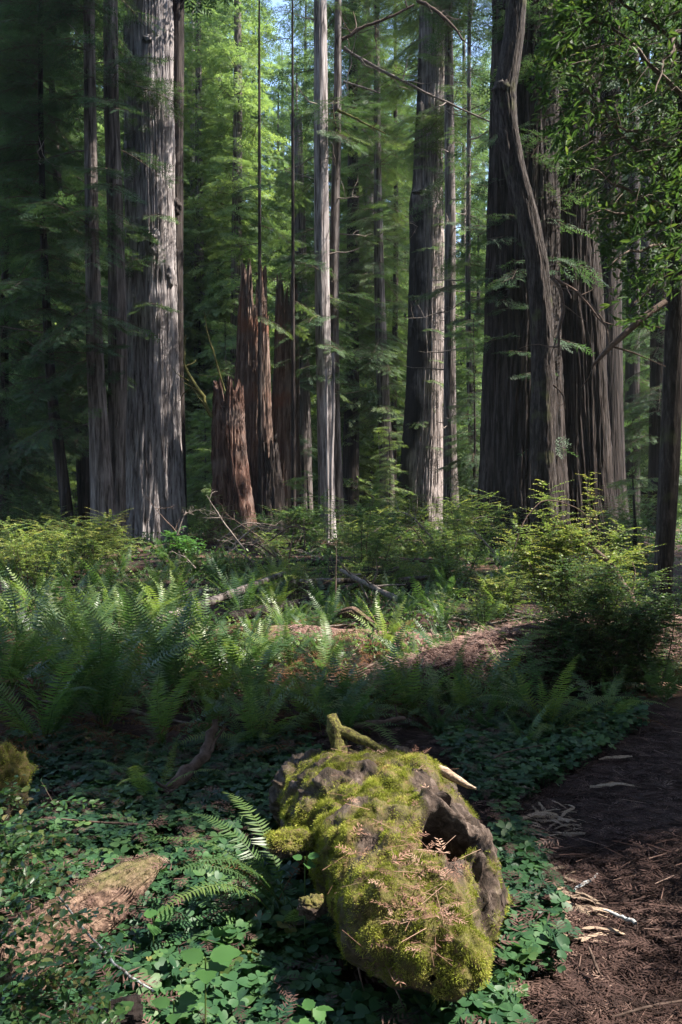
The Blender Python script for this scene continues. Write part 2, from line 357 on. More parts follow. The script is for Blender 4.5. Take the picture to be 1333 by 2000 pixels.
def bough_tmpl(L, seed, coarse=False, dens=1.):
    rg = np.random.default_rng(seed); mb = MB()
    step = (.34 if coarse else .2) / dens; droop = rg.uniform(.1, .32); lift = rg.uniform(0, .2); bend = rg.uniform(-.12, .12)
    cur = lambda s: np.array([s * L, bend * L * s * s, lift * s * L - droop * s * s * L])
    S = np.linspace(0, 1, 6); mb.tube([cur(s) for s in S], np.linspace(.022, .005, 6) * (L / 2.) ** .5, 3, .5, 1)
    pos, dr = [], []
    s = .12
    while s < 1:
        for sd in (-1, 1):
            if rg.random() < .12: continue
            tl = (.16 + .34 * min(1, 2.2 * (1 - s)) * (.5 + s)) * min(L, 2.4) * rg.uniform(.55, 1.1)
            a = sd * rg.uniform(.75, 1.15); d = np.array([math.cos(a), math.sin(a), -.08 - .25 * rg.random()])
            p0 = cur(s); k = max(1, int(tl / (.26 if coarse else .17)))
            if not coarse: mb.tube([p0, p0 + d * tl * .5, p0 + d * tl - [0, 0, .06 * tl]], [.007, .005, .003], 3, .5, 1)
            for i in range(k + 1):
                u = (i + .3) / (k + 1); alt = 1 if i % 2 else -1
                b = a + alt * rg.uniform(.3, .8) * (0 if i == k else 1)
                pos.append(p0 + d * tl * u - np.array([0, 0, .08 * tl * u * u])); dr.append([math.cos(b), math.sin(b), -.15 - .4 * rg.random()])
        s += step / L * rg.uniform(.8, 1.2)
    pos.append(cur(1.)); dr.append([1, 0, -.4])
    pos = np.array(pos); dr = np.array(dr); nr = np.array([[0, 0, 1.]]) + rg.normal(size=pos.shape) * .38
    tp = SPRAY_C if coarse else SPRAY_F; pick = rg.integers(0, len(tp), len(pos))
    for i in range(len(tp)):
        m = pick == i
        if m.any(): mb.stamp(tp[i], frames(dr[m], nr[m]), pos[m], rg.uniform(.75, 1.3, m.sum()), rg.uniform(-.1, .1, m.sum()))
    return mb
class BT: pass
def bough_set(coarse, dens=1.):
    out = []
    for i, L in enumerate((1.0, 1.5, 2.1, 2.7, 3.3, 1.3, 2.4, 3.0)):
        mb = bough_tmpl(L, 40 + i + (100 if coarse else 0), coarse, dens); b = BT(); b.L = L
        b.V = np.concatenate(mb.v); b.t = np.concatenate(mb.t)
        b.leaf = np.concatenate([f for f, m_ in mb.k if m_[0] == 0]); b.wood = np.concatenate([f for f, m_ in mb.q])
        out.append(b)
    return out
BF = bough_set(False); BC = bough_set(True)

def place_boughs(mb, bset, pos, az, elev, length, tint, rg, sc=None):
    """stamp boughs at positions with azimuth and elevation"""
    Ls = np.array([b.L for b in bset]); pick = np.array([rg.choice(np.argsort(np.abs(Ls - l))[:3]) for l in length])
    d = np.stack([np.cos(az) * np.cos(elev), np.sin(az) * np.cos(elev), np.sin(elev)], -1)
    nr = np.array([[0, 0, 1.]]) + rg.normal(size=pos.shape) * .18
    F = frames(d, nr)
    for i, b in enumerate(bset):
        m = pick == i
        if not m.any(): continue
        s = length[m] / b.L; n = m.sum()
        W = np.einsum('nij,kj->nki', F[m], b.V) * s[:, None, None] + pos[m][:, None]
        o = (np.arange(n) * len(b.V))[:, None, None]
        tt = (b.t[None] + tint[m][:, None]).reshape(-1)
        n0 = mb.n
        mb.add(W.reshape(-1, 3), (b.wood[None] + o).reshape(-1, 4), None, tt, 1)
        mb.k.append(((b.leaf[None] + o).reshape(-1, 3) + n0, np.zeros(n * len(b.leaf), int)))

def crown_mb(seed, axis, z0, z1, r0, r1, n, bset=BF, avoid=None, tint=.4, carve=False, bias=1., trunk_r=.15, az_only=None):
    """axis(z)->(x,y); branch length r0 at z0 to r1 at z1"""
    rg = np.random.default_rng(seed); mb = MB()
    u = rg.random(n) ** bias; z = z0 + (z1 - z0) * u; az = rg.uniform(-PI, PI, n)
    ax = np.array([axis(q) for q in z]); ln = (r0 + (r1 - r0) * u) * rg.uniform(.55, 1.1, n) * np.minimum(1, .45 + 3 * np.minimum(u, 1))
    el = .12 - .35 * (1 - u) + rg.normal(size=n) * .16
    pos = np.stack([ax[:, 0], ax[:, 1], z], -1)
    k = np.ones(n, bool)
    if avoid is not None:
        a0, hw = avoid; dd = np.abs((az - a0 + PI) % (2 * PI) - PI); k &= dd > hw
    if az_only is not None:
        a0, hw = az_only; dd = np.abs((az - a0 + PI) % (2 * PI) - PI); k &= dd < hw
    if carve:
        d = np.stack([np.cos(az), np.sin(az), 0 * az], -1)
        lat = np.stack([-np.sin(az), np.cos(az), 0 * az], -1)
        rs = R.random(len(pos))
        for fr, lt in ((.06, 0), (.25, -.13), (.25, .13), (.45, -.2), (.45, 0), (.45, .2), (.68, -.17), (.68, .17), (.9, 0), (1.05, 0)):
            k &= keep_shade(pos + d * (ln * fr)[:, None] + lat * (ln * lt)[:, None] - [0, 0, .12], .12, rnd=rs)
    if k.sum() < 2: return mb
    place_boughs(mb, bset, pos[k], az[k], el[k], np.maximum(ln[k], .5), tint + rg.normal(size=k.sum()) * .14, rg)
    return mb

# ------------------------------------------------------------------ trunks
def trunk_mb(pts, rad, na=24, nz=40, ridge=.06, kf=None, seed=0, flare=0., lump=.04, zf=.45, z_top=None, flutes=0):
    """bark-ridged trunk through pts (k,3) with radii; vertices displaced by ridges that run along it"""
    pts = np.asarray(pts, float); rad = np.asarray(rad, float)
    t = np.concatenate([[0], np.cumsum(np.linalg.norm(np.diff(pts, axis=0), axis=1))]); T = t[-1]
    g = np.linspace(0, 1, nz) ** 1.25 * T
    # smooth interpolation
    def ip(a):
        o = np.interp(g, t, a)
        for _ in range(2): o[1:-1] = (o[:-2] + 2 * o[1:-1] + o[2:]) / 4
        return o
    C = np.stack([ip(pts[:, i]) for i in range(3)], -1); r = ip(rad)
    th = np.arange(na) / na * 2 * PI; rg = np.random.default_rng(seed); ph = rg.uniform(0, 50, 3)
    Th, Gz = np.meshgrid(th, g); Rr = np.repeat(r[:, None], na, 1)
    k = kf if kf else np.mean(r) / .09
    tw = .22 * fbm(np.stack([np.cos(Th), Gz * .22 + np.sin(Th), 0 * Gz + seed], -1), 3)
    q = np.stack([np.cos(Th + tw) * k + ph[0], np.sin(Th + tw) * k + ph[1], Gz * zf + ph[2]], -1)
    n1 = fbm(q, 3); rid = 1 - 2.2 * np.abs(n1)
    q3 = np.stack([np.cos(Th + tw * 1.7) * k * 2.3 + ph[1], np.sin(Th + tw * 1.7) * k * 2.3 + ph[2], Gz * zf * 2.6 + ph[0]], -1)
    rid = rid + .55 * (1 - 2.6 * np.abs(fbm(q3, 2)) - .4)
    q2 = np.stack([np.cos(Th) * 1.3 + ph[1], np.sin(Th) * 1.3 + ph[2], Gz * .35 + ph[0]], -1)
    rr = Rr * (1 + lump * 2 * fbm(q2, 3)) + ridge * Rr.mean() * (rid - .4)
    if flutes:
        fl = np.maximum(0, np.sin(Th * flutes + ph[0] + .6 * np.sin(Gz * .3 + ph[1]))) ** 1.5 + .6 * np.sin(Th * (flutes - 3) + ph[2])
        rr = rr * (1 + flare * .35 * fl * np.exp(-Gz / (2.2 * Rr.max())))
        rr = rr * (1 + .025 * fl)
    if flare: rr = rr * (1 + flare * np.exp(-Gz / (1.3 * Rr.max())))
    V = np.stack([C[:, None, 0] + rr * np.cos(Th), C[:, None, 1] + rr * np.sin(Th), np.repeat(C[:, None, 2], na, 1)], -1)
    mb = MB(); i = np.arange(nz - 1)[:, None] * na; j = np.arange(na)[None]; j2 = (j + 1) % na
    mb.add(V.reshape(-1, 3), np.stack([i + j, i + j2, i + na + j2, i + na + j], -1).reshape(-1, 4))
    mb.grid = V
    return mb

def knob_mb(mb, c, r, seed, squash=(1, 1, 1)):
    """a burl: a lumpy ball"""
    nu, nv = 20, 14; u = np.arange(nu) / nu * 2 * PI; v = np.linspace(0.02, PI - .02, nv)
    U, W = np.meshgrid(u, v); D = np.stack([np.cos(U) * np.sin(W), np.sin(U) * np.sin(W), np.cos(W)], -1)
    rr = r * (1 + .75 * fbm(D * 1.8 + seed * 3.1, 3))
    V = np.asarray(c) + D * rr[..., None] * np.array(squash)
    i = np.arange(nv - 1)[:, None] * nu; j = np.arange(nu)[None]; j2 = (j + 1) % nu
    mb.add(V.reshape(-1, 3), np.stack([i + j, i + nu + j, i + nu + j2, i + j2], -1).reshape(-1, 4))

def branch_pts(p0, p1, sag=.1, n=8, seed=0, wob=.03):
    rg = np.random.default_rng(seed); s = np.linspace(0, 1, n)[:, None]; p0, p1 = np.asarray(p0, float), np.asarray(p1, float); L = np.linalg.norm(p1 - p0)
    q = p0 + (p1 - p0) * s; q[:, 2] += -sag * L * (4 * s[:, 0] * (1 - s[:, 0]))
    wv = np.cumsum(rg.normal(size=(n, 3)), 0) * wob * L / n ** .5; wv -= s * wv[-1]
    return q + wv

def twiggy(mb, pts, r0, rg, n=8, tl=.35, depth=1, gnarl=.25):
    """bare side twigs along a branch"""
    pts = np.asarray(pts); L = np.linalg.norm(pts[-1] - pts[0])
    for _ in range(n):
        i = rg.integers(1, len(pts) - 1); p = pts[i]; d = pts[i + 1 if i + 1 < len(pts) else i] - pts[i - 1]; d /= np.linalg.norm(d) + 1e-9
        v = d * .6 + rvec(1, .55, rg)[0]; v /= np.linalg.norm(v); l = L * tl * rg.uniform(.4, 1.2)
        q = [p]; 
        for k in range(4):
            v = v + rvec(1, gnarl, rg)[0]; v /= np.linalg.norm(v); q.append(q[-1] + v * l / 4)
        m = mb
        if isinstance(mb, list): m = MB(); mb.append(m)
        m.tube(q, np.linspace(r0 * .5, r0 * .18, 5), 4)
        if depth > 1: twiggy(m, q, r0 * .5, rg, 3, .5, depth - 1, gnarl)

# ================================================================== GROUND
def axis_grid(lo, hi, fine_lo, fine_hi, fine, grow):
    a = list(np.arange(fine_lo, fine_hi, fine)); s = fine
    x = fine_hi
    while x < hi: a.append(x); s *= grow; x += s
    a.append(hi); s = fine; x = fine_lo - s
    while x > lo: a.insert(0, x); s *= grow; x -= s
    a.insert(0, lo); return np.array(a)
gx = axis_grid(-260, 260, -2.2, 2.6, .04, 1.09); gy = axis_grid(-60, 420, 1.8, 7.5, .045, 1.05)
GX, GY = np.meshgrid(gx, gy); GZ = terrain(GX, GY)
g = MB(); nx = len(gx); ii = np.arange(len(gy) - 1)[:, None] * nx; jj = np.arange(nx - 1)[None]
g.add(np.stack([GX, GY, GZ], -1).reshape(-1, 3), np.stack([ii + jj, ii + jj + 1, ii + nx + jj + 1, ii + nx + jj], -1).reshape(-1, 4))
props(g.build('ground', M['ground']), kind='structure')
exec_objects = True

# ================================================================== TREES SEEN
def tree(label, px, Y, mat, name='redwood_tree', cat='tree', H=36., na=28, nz=50, ridge=.05, flare=.25, kf=None, seed=1, crown=None, group=None,
         burls=(), lump=.03, limbs=0, top=None, zf=.45, leaf='needle', flutes=0):
    """px: (x, y, width) in the photograph from the top down to the foot"""
    pts = [P(a, b, Y) for a, b, _ in px]; rad = [c / FPX * Y / 2 for _, _, c in px]
    pts, rad = pts[::-1], rad[::-1]
    gx_, gy_ = pts[0][0], Y; gz = tz(gx_, gy_)
    if pts[0][2] > gz: pts.insert(0, np.array([gx_, gy_, gz])); rad.insert(0, rad[0])
    pts.insert(0, pts[0] + [0, 0, -.5]); rad.insert(0, rad[0] * 1.02)
    if H and pts[-1][2] < H:
        d = pts[-1] - pts[-2]; d = d / d[2]; h = H - pts[-1][2]
        d[:2] *= .5
        pts += [pts[-1] + d * h * .5, pts[-1] + d * h]; rad += [rad[-1] * .72, rad[-1] * .3]
    base = (gx_, gy_, gz)
    t = thing(name, label, cat, base, group)
    mb = trunk_mb(pts, rad, na, nz, ridge, kf, seed, flare, lump, zf, flutes=flutes)
    for c, r, sq in burls: knob_mb(mb, c, r, seed + r, sq)
    o = mb.build('trunk', M[mat], t, base)
    zs = np.array([p[2] for p in pts]); xs = np.array([p[0] for p in pts]); ys = np.array([p[1] for p in pts])
    ax = lambda q: (np.interp(q, zs, xs), np.interp(q, zs, ys))
    if crown:
        for c in (crown if isinstance(crown, list) else [crown]):
            c = dict(c); lf = c.pop('leaf', leaf); c.setdefault('carve', seed in (30, 31, 32, 15, 22))
            m = crown_mb(seed * 13 + 5, ax, **c)
            if m.v: m.build('crown', [M[lf], M['twigwood']], t, base)
    rg = np.random.default_rng(seed + 300)
    if limbs:
        for _ in range(limbs):
            lm = MB()
            z = rg.uniform(3, 20); a = ax(z); az = rg.uniform(-PI, PI); l = rg.uniform(.6, 2.2)
            q = branch_pts([a[0], a[1], z], [a[0] + math.cos(az) * l, a[1] + math.sin(az) * l, z + rg.uniform(-.3, .5)], .05, 6, int(rg.integers(1e6)), .06)
            lm.tube(q, np.linspace(.03, .008, 6), 4)
            if rg.random() < .6: twiggy(lm, q, .02, rg, 3, .5)
            lm.build('dead_branch', M['deadwood'], t, base)
    t['_ax'] = 0
    return t, ax, base

def bp(px, py, Y, r): return (P(px, py, Y), r, (1, .8, 1.2))
DR = math.radians
# the big pale trunk on the left
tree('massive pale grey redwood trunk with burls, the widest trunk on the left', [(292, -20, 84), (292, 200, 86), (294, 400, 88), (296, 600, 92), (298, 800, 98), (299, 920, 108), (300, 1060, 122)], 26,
     'bark_grey', na=260, nz=150, ridge=.14, flare=.09, kf=10, seed=3, lump=.045, zf=.34, flutes=7,
     burls=[(P(303, 462, 25.15), .20, (.8, .6, 1.2)), (P(300, 488, 25.15), .15, (.8, .6, 1.3)), (P(288, 75, 25.2), .14, (1.2, .6, .8)), (P(252, 88, 26), .16, (1, 1, .8)), (P(333, 540, 25.6), .22, (.7, .8, 1.4)), (P(252, 300, 26), .2, (.6, 1, 1.4)), (P(272, 195, 25.3), .12, (1, .6, 1.6)), (P(270, 578, 25.3), .12, (1.4, .7, .7))],
     crown=[dict(z0=5, z1=20, r0=1.5, r1=1.8, n=60, az_only=(-2.4, 1.3), tint=.35), dict(z0=21, z1=36, r0=4.5, r1=2, n=121, tint=.4, bset=BC, carve=True)])
tree('slender dark redwood trunk touching the right side of the massive pale trunk', [(349, -20, 22), (346, 300, 24), (345, 500, 26), (346, 700, 25), (349, 1050, 34)], 26.6, 'bark_dark', na=60, nz=90, ridge=.1, seed=5,
     burls=[(P(345, 405, 26.2), .22, (.8, .8, 1.1)), (P(335, 560, 26.1), .18, (1, .8, 1.4))], crown=dict(z0=19, z1=34, r0=3, r1=1.5, n=70, tint=.35, bset=BC, carve=True))
AW = 0.  # azimuth towards +X
tree('pale grey slim redwood trunk just left of the massive pale trunk', [(216, -20, 26), (218, 200, 28), (226, 420, 30), (230, 600, 34), (231, 740, 36), (228, 880, 34), (230, 1040, 32)], 24.2, 'bark_mid', na=70, nz=90, ridge=.07, seed=6, limbs=4,
     crown=dict(z0=5, z1=34, r0=2.6, r1=2, n=162, avoid=(-.3, .6), tint=.3, carve=True))
tree('brown redwood trunk leaning right at its foot, second left of the massive pale trunk', [(174, -20, 20), (177, 250, 23), (181, 500, 26), (186, 700, 32), (197, 900, 40), (206, 1060, 52)], 23.5, 'bark_mid', na=80, nz=90, ridge=.07, seed=7, limbs=3,
     crown=dict(z0=4.5, z1=34, r0=2.8, r1=2, n=202, avoid=(0, .4), tint=.25, carve=True))
tree('dark slim trunk leaning in from the left between two redwoods', [(98, 100, 10), (112, 350, 16), (130, 550, 22), (146, 700, 26), (160, 850, 28), (172, 1020, 32)], 29, 'bark_dark', na=40, nz=60, seed=8,
     crown=dict(z0=4, z1=30, r0=3.2, r1=2, n=202, tint=.25, avoid=(0, .6)))
tree('thin crooked dark trunk, the leftmost trunk of the forest', [(80, 200, 10), (84, 430, 12), (92, 620, 16), (104, 800, 20), (120, 900, 22), (134, 1010, 24)], 24, 'bark_dark', na=30, nz=60, seed=9, lump=.06, limbs=5,
     crown=dict(z0=3.4, z1=30, r0=2.6, r1=2, n=229, tint=.25, avoid=(0, .5)))
tree('young dark trunk mostly hidden by drooping boughs at the left edge', [(12, 200, 10), (10, 600, 14), (8, 1020, 18)], 27, 'bark_dark', na=24, nz=40, seed=10, crown=dict(z0=1.5, z1=26, r0=3.4, r1=1.5, n=256, tint=.25))
# middle
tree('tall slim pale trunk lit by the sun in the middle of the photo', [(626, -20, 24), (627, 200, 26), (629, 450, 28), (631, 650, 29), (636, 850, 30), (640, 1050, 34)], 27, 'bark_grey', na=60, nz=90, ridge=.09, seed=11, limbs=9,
     crown=dict(z0=6, z1=33, r0=2.3, r1=2, n=141, tint=.5, carve=True))
tree('darker slim trunk standing just right of the sunlit slim trunk', [(661, -20, 12), (660, 200, 15), (655, 420, 18), (652, 620, 19), (655, 830, 20), (662, 1050, 24)], 27.6, 'bark_mid', na=44, nz=90, ridge=.07, seed=12, limbs=12,
     crown=dict(z0=5, z1=33, r0=2.3, r1=2, n=128, tint=.45, carve=True))
tree('thin pale sapling stem with peeling bark in front of the dark slim trunk', [(651, 690, 5), (652, 800, 6), (648, 900, 7), (646, 1020, 8)], 24.5, 'bark_grey', name='sapling', H=0, na=14, nz=40, ridge=.02, seed=13)
tree('second thin pale sapling stem, almost touching the peeling one', [(638, 720, 4), (639, 850, 5), (641, 1010, 6)], 24.3, 'bark_grey', name='sapling', H=0, na=12, nz=40, ridge=.02, seed=14)
tree('grey broken topped trunk behind the jagged snag', [(579, 225, 22), (584, 400, 24), (590, 650, 27), (596, 1000, 32)], 36, 'bark_mid', H=0, na=44, nz=70, seed=15, crown=dict(z0=4, z1=17, r0=2.6, r1=1.6, n=108, tint=.45))
tree('charred redwood with a shade dark left side, a pale split face and a ledge halfway up', [(846, -20, 44), (843, 150, 48), (838, 300, 52), (836, 366, 54), (836, 374, 52), (834, 384, 62), (834, 500, 62), (833, 650, 65), (830, 780, 70), (826, 900, 78), (820, 1030, 98)], 34,
     'bark_split', na=220, nz=190, ridge=.12, flare=.12, kf=10, seed=16, limbs=10, zf=.1, flutes=6, burls=[(P(826, 376, 33.2), .38, (1.1, .5, .22)), (P(822, 215, 33.4), .22, (.6, .6, 1.7)), (P(838, 270, 33.1), .16, (.6, .5, 1.5)), (P(806, 655, 33.6), .25, (.6, .6, 1.8))],
     crown=[dict(z0=2, z1=19, r0=1.1, r1=1.6, n=75, tint=.6, az_only=(-.6, 1.9)), dict(z0=17, z1=34, r0=3.4, r1=2, n=135, tint=.5, carve=True)])
tree('straight slim grey trunk right beside the charred redwood', [(876, -20, 14), (878, 250, 19), (880, 450, 21), (879, 650, 22), (879, 850, 25), (882, 1010, 32)], 32, 'bark_mid', na=50, nz=90, ridge=.06, seed=17, limbs=26,
     crown=dict(z0=5, z1=33, r0=2.5, r1=2, n=148, tint=.5, carve=True, avoid=(PI, 1.)))
tree('thin dark trunk left of the charred redwood', [(773, 300, 8), (774, 500, 10), (771, 700, 11), (768, 920, 13)], 40, 'bark_dark', na=20, nz=40, seed=18, crown=dict(z0=5, z1=30, r0=2.6, r1=1.5, n=148, tint=.55))
tree('mid sized trunk behind and left of the thin dark trunk', [(738, 330, 14), (741, 550, 20), (748, 750, 24), (758, 980, 30)], 38, 'bark_mid', na=40, nz=60, seed=19, limbs=6, crown=dict(z0=5, z1=32, r0=3, r1=1.5, n=148, tint=.5))
tree('broad shaded trunk far behind, left of the mid sized trunk', [(718, 250, 20), (722, 500, 24), (724, 750, 26), (728, 960, 30)], 46, 'bark_mid', na=36, nz=50, seed=20, crown=dict(z0=6, z1=34, r0=3.4, r1=1.5, n=148, tint=.5))
tree('wide dark trunk right of the two slim middle trunks', [(690, 200, 18), (690, 500, 24), (688, 750, 28), (684, 1000, 34)], 39, 'bark_dark', na=36, nz=50, seed=21, crown=dict(z0=6, z1=34, r0=3., r1=1.5, n=148, tint=.45))
tree('thin trunk far behind, right of the straight slim grey trunk', [(906, 400, 9), (905, 700, 11), (902, 960, 14)], 47, 'bark_mid', na=18, nz=40, seed=22, crown=dict(z0=3, z1=30, r0=3.2, r1=1.5, n=189, tint=.5))
tree('leaning thin trunk with many dead twigs left of the dark giant', [(916, 300, 8), (914, 600, 11), (920, 820, 13), (930, 1000, 16)], 30, 'bark_mid', na=18, nz=40, seed=23, limbs=18, crown=dict(z0=2, z1=28, r0=2., r1=1.5, n=162, tint=.3, avoid=(PI, 1.2)))
for i, (x, lb) in enumerate([(507, 'thin young redwood whose sparse boughs hang over the reddish dead trunk'), (572, 'thin young redwood whose boughs half hide the jagged snag')]):
    tree(lb, [(x, 200, 5), (x + 1, 600, 7), (x + 2, 1030, 9)], 24.8, 'bark_dark', H=20, na=14, nz=40, ridge=.02, seed=27 + i, crown=dict(z0=7.2, z1=20, r0=1.7, r1=1.2, n=64, tint=.5, carve=True))
# the dark giants on the right
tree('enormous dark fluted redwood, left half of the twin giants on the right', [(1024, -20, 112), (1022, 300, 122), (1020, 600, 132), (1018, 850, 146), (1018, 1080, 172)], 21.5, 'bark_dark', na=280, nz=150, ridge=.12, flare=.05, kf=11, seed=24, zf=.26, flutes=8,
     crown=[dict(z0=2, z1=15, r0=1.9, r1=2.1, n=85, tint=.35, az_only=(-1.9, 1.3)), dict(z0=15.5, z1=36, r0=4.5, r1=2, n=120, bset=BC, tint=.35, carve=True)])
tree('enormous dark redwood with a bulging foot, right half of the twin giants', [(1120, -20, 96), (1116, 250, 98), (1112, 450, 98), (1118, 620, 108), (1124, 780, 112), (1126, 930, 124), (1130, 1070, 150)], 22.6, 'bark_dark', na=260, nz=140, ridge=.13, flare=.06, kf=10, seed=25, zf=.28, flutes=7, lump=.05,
     crown=[dict(z0=16, z1=36, r0=4.5, r1=2, n=120, bset=BC, tint=.35, carve=True)])
tree('reddish brown redwood trunk behind the twin giants on their right', [(1184, -20, 52), (1184, 300, 54), (1183, 600, 58), (1184, 900, 66), (1186, 1040, 80)], 27, 'bark_dark', na=120, nz=80, ridge=.07, kf=9, seed=26, crown=dict(z0=14, z1=36, r0=4, r1=2, n=100, bset=BC, tint=.35, carve=True))
for i, (x, wd, Y, lb) in enumerate([(1238, 26, 36, 'dim slim trunk behind the tanoak leaves, nearest to the reddish trunk'), (1262, 20, 40, 'thin dim trunk in the dark right background, between two wider ones'), (1288, 30, 29.5, 'dim wide trunk behind the leaning tanoak stem at the right edge')]):
    tree(lb, [(x, 300, wd * .8), (x - 2, 700, wd), (x - 4, 1020, wd * 1.2)], Y, 'bark_dark', na=40, nz=40, seed=30 + i, crown=dict(z0=3, z1=32, r0=3, r1=2, n=148, tint=.3))
# pale far trunks behind the left gap
for i, (x, wd, Y, lb) in enumerate([(388, 9, 52, 'thin pale trunk far behind the gap beside the massive pale trunk'), (429, 14, 56, 'pale far trunk behind the mossy leaning branch'), (377, 12, 48, 'dim far trunk right beside the massive pale trunk'), (408, 9, 62, 'faint thin trunk far behind, between two paler ones')]):
    tree(lb, [(x, 300, wd * .8), (x, 700, wd), (x + 1, 960, wd * 1.2)], Y, 'bark_grey', na=18, nz=30, seed=40 + i, crown=dict(z0=7, z1=34, r0=3.2, r1=1.5, n=121, tint=.65))

# broken stump and snags: tubes with jagged tops
def snag(label, px, Y, mat, seed, jag, na=180, nz=110, ridge=.15, kf=9, cat='stump', name='broken_stump', flare=.15, zf=.55):
    pts = [P(a, b, Y) for a, b, _ in px][::-1]; rad = [c / FPX * Y / 2 for _, _, c in px][::-1]
    gz = tz(pts[0][0], Y); pts.insert(0, np.array([pts[0][0], Y, min(gz, pts[0][2]) - .4])); rad.insert(0, rad[0] * 1.05)
    mb = trunk_mb(pts, rad, na, nz, ridge, kf, seed, flare, .09, zf)
    V = mb.v[0].reshape(nz, na, 3); th = np.arange(na) / na * 2 * PI
    n = fbm(np.stack([np.cos(th) * 2.2 + seed, np.sin(th) * 2.2, 0 * th], -1), 2) * 1.7 + fbm(np.stack([np.cos(th) * 7, np.sin(th) * 7 + seed, 0 * th], -1), 2) * .5
    n = n + .55; f = np.clip(.35 * n + .65 * np.round(n * 4) / 4 + .12 * fbm(np.stack([np.cos(th) * 16, np.sin(th) * 16 + seed, 0 * th], -1), 2), 0, 1.1)
    zb, zt = V[0, :, 2].mean(), V[-1, :, 2].mean()
    u = np.clip((V[:, :, 2] - zb) / (zt - zb), 0, 1)
    V[:, :, 2] -= u ** 3 * jag * (1 - f)[None]
    # inner wall
    cen = V.mean(1, keepdims=True); inn = cen[-1:] + (V[-1:] - cen[-1:]) * [.72, .72, 1]; inn[..., 2] -= .3
    low = cen[-1:] + (V[-1:] - cen[-1:]) * [.3, .3, 0]; low[..., 2] = zt - jag * 1.4
    W = np.concatenate([V[-1:], inn, low]); i = np.arange(2)[:, None] * na; j = np.arange(na)[None]; j2 = (j + 1) % na
    mb.add(W.reshape(-1, 3), np.stack([i + j, i + j2, i + na + j2, i + na + j], -1).reshape(-1, 4))
    base = (float(pts[0][0]), Y, gz)
    o = mb.build(name, M[mat], None, base)
    return props(o, label, cat)
snag('crumbling red stump with a jagged top in the middle distance', [(447, 742, 52), (447, 830, 58), (450, 930, 66), (456, 1050, 84)], 25.6, 'bark_red', 61, .75)
snag('tall reddish grey dead trunk rising right behind the red stump', [(496, 520, 40), (494, 600, 52), (494, 700, 58), (490, 850, 66), (490, 1040, 80)], 27, 'bark_snag', 62, 1.4, cat='snag', name='snag')
snag('jagged grey snag split at the top, right of the reddish dead trunk', [(561, 545, 36), (560, 700, 44), (556, 850, 52), (556, 1040, 66)], 27.4, 'bark_snag', 63, 1.9, cat='snag', name='snag')
snag('splintered brown slab hanging on the dead trunks behind the red stump', [(515, 600, 16), (516, 720, 24), (520, 860, 26), (524, 1020, 44)], 26.2, 'bark_snag', 64, .8, cat='snag', name='splintered_slab', na=60, kf=4)
snag('low dark splintered stump hidden between the red stump and the jagged snag', [(528, 850, 30), (530, 940, 44), (530, 1040, 60)], 26, 'bark_dark', 65, 1., na=80, kf=6)

# mossy branch leaning by the red stump and a twig on it
def branch_thing(label, ctrl, rad, mat='brownwood', cat='branch', name='fallen_branch', twigs=0, seed=0, na=8, tl=.35, depth=1, n=14, knots=.12, group=None):
    ctrl = np.asarray(ctrl, float); t = np.linspace(0, 1, len(ctrl)); s = np.linspace(0, 1, n); rg = np.random.default_rng(seed)
    q = np.stack([np.interp(s, t, ctrl[:, i]) for i in range(3)], -1)
    for _ in range(2): q[1:-1] = (q[:-2] + 2 * q[1:-1] + q[2:]) / 4
    r = np.interp(s, np.linspace(0, 1, len(rad)), rad)
    q += rvec(n, 1, rg) * r[:, None] * .22
    mb = MB(); mb.tube(q, r * (1 + knots * rg.normal(size=n)), na)
    base = tuple(q[0])
    if twigs:
        t_ = thing(name, label, cat, base, group); mb.build('stem', M[mat], t_, base)
        tw = []; twiggy(tw, q, float(np.mean(r)), rg, twigs, tl, depth)
        for m_ in tw: m_.build('twig', M[mat], t_, base)
        return t_
    return props(mb.build(name, M[mat], None, base), label, cat, group)
branch_thing('mossy yellow green branch leaning up left from the red stump', [P(413, 815, 25.4), P(395, 770, 25.4), P(372, 738, 25.5), P(358, 712, 25.6), P(364, 655, 25.7)], [.075, .06, .04, .02], 'mossbranch', twigs=6, seed=3)
branch_thing('thin bare branch rising left out of the top of the red stump', [P(440, 765, 25.6), P(418, 690, 25.6), P(405, 650, 25.6), P(400, 610, 25.6)], [.035, .025, .012], 'mossbranch', twigs=4, seed=4)

# curved tanoak in front of the twin giants
tree('curving tanoak trunk bent like an S in front of the dark giants', [(1012, -30, 36), (1004, 70, 36), (992, 140, 40), (984, 185, 42), (990, 250, 38), (1006, 330, 38), (1030, 420, 40), (1050, 520, 42), (1058, 620, 42), (1062, 760, 43), (1060, 900, 46), (1064, 1090, 54)], 18.6, 'bark_tan',
     name='tanoak_tree', H=0, na=100, nz=220, ridge=.1, kf=4, seed=50, lump=.12, flare=.05, zf=1.1, burls=[(P(984, 175, 18.5), .22, (1, .9, .9))])

# tanoak at the right edge with the hanging leaves
def leaf_clusters(mb, pts, dirs, rg, size, nl, tmpl=LEAF, spread=.9, tint=.4, tj=.15, up=.35):
    n = len(pts)
    for k in range(nl):
        d = dirs + rvec(n, spread, rg) * .6; d /= np.linalg.norm(d, axis=1)[:, None]
        nr = np.array([[0, 0, 1.]]) + rvec(n, up, rg)
        mb.stamp(tmpl, frames(d, nr), pts + d * size * .1, size * rg.uniform(.65, 1.15, n), tint + rg.normal(size=n) * tj)

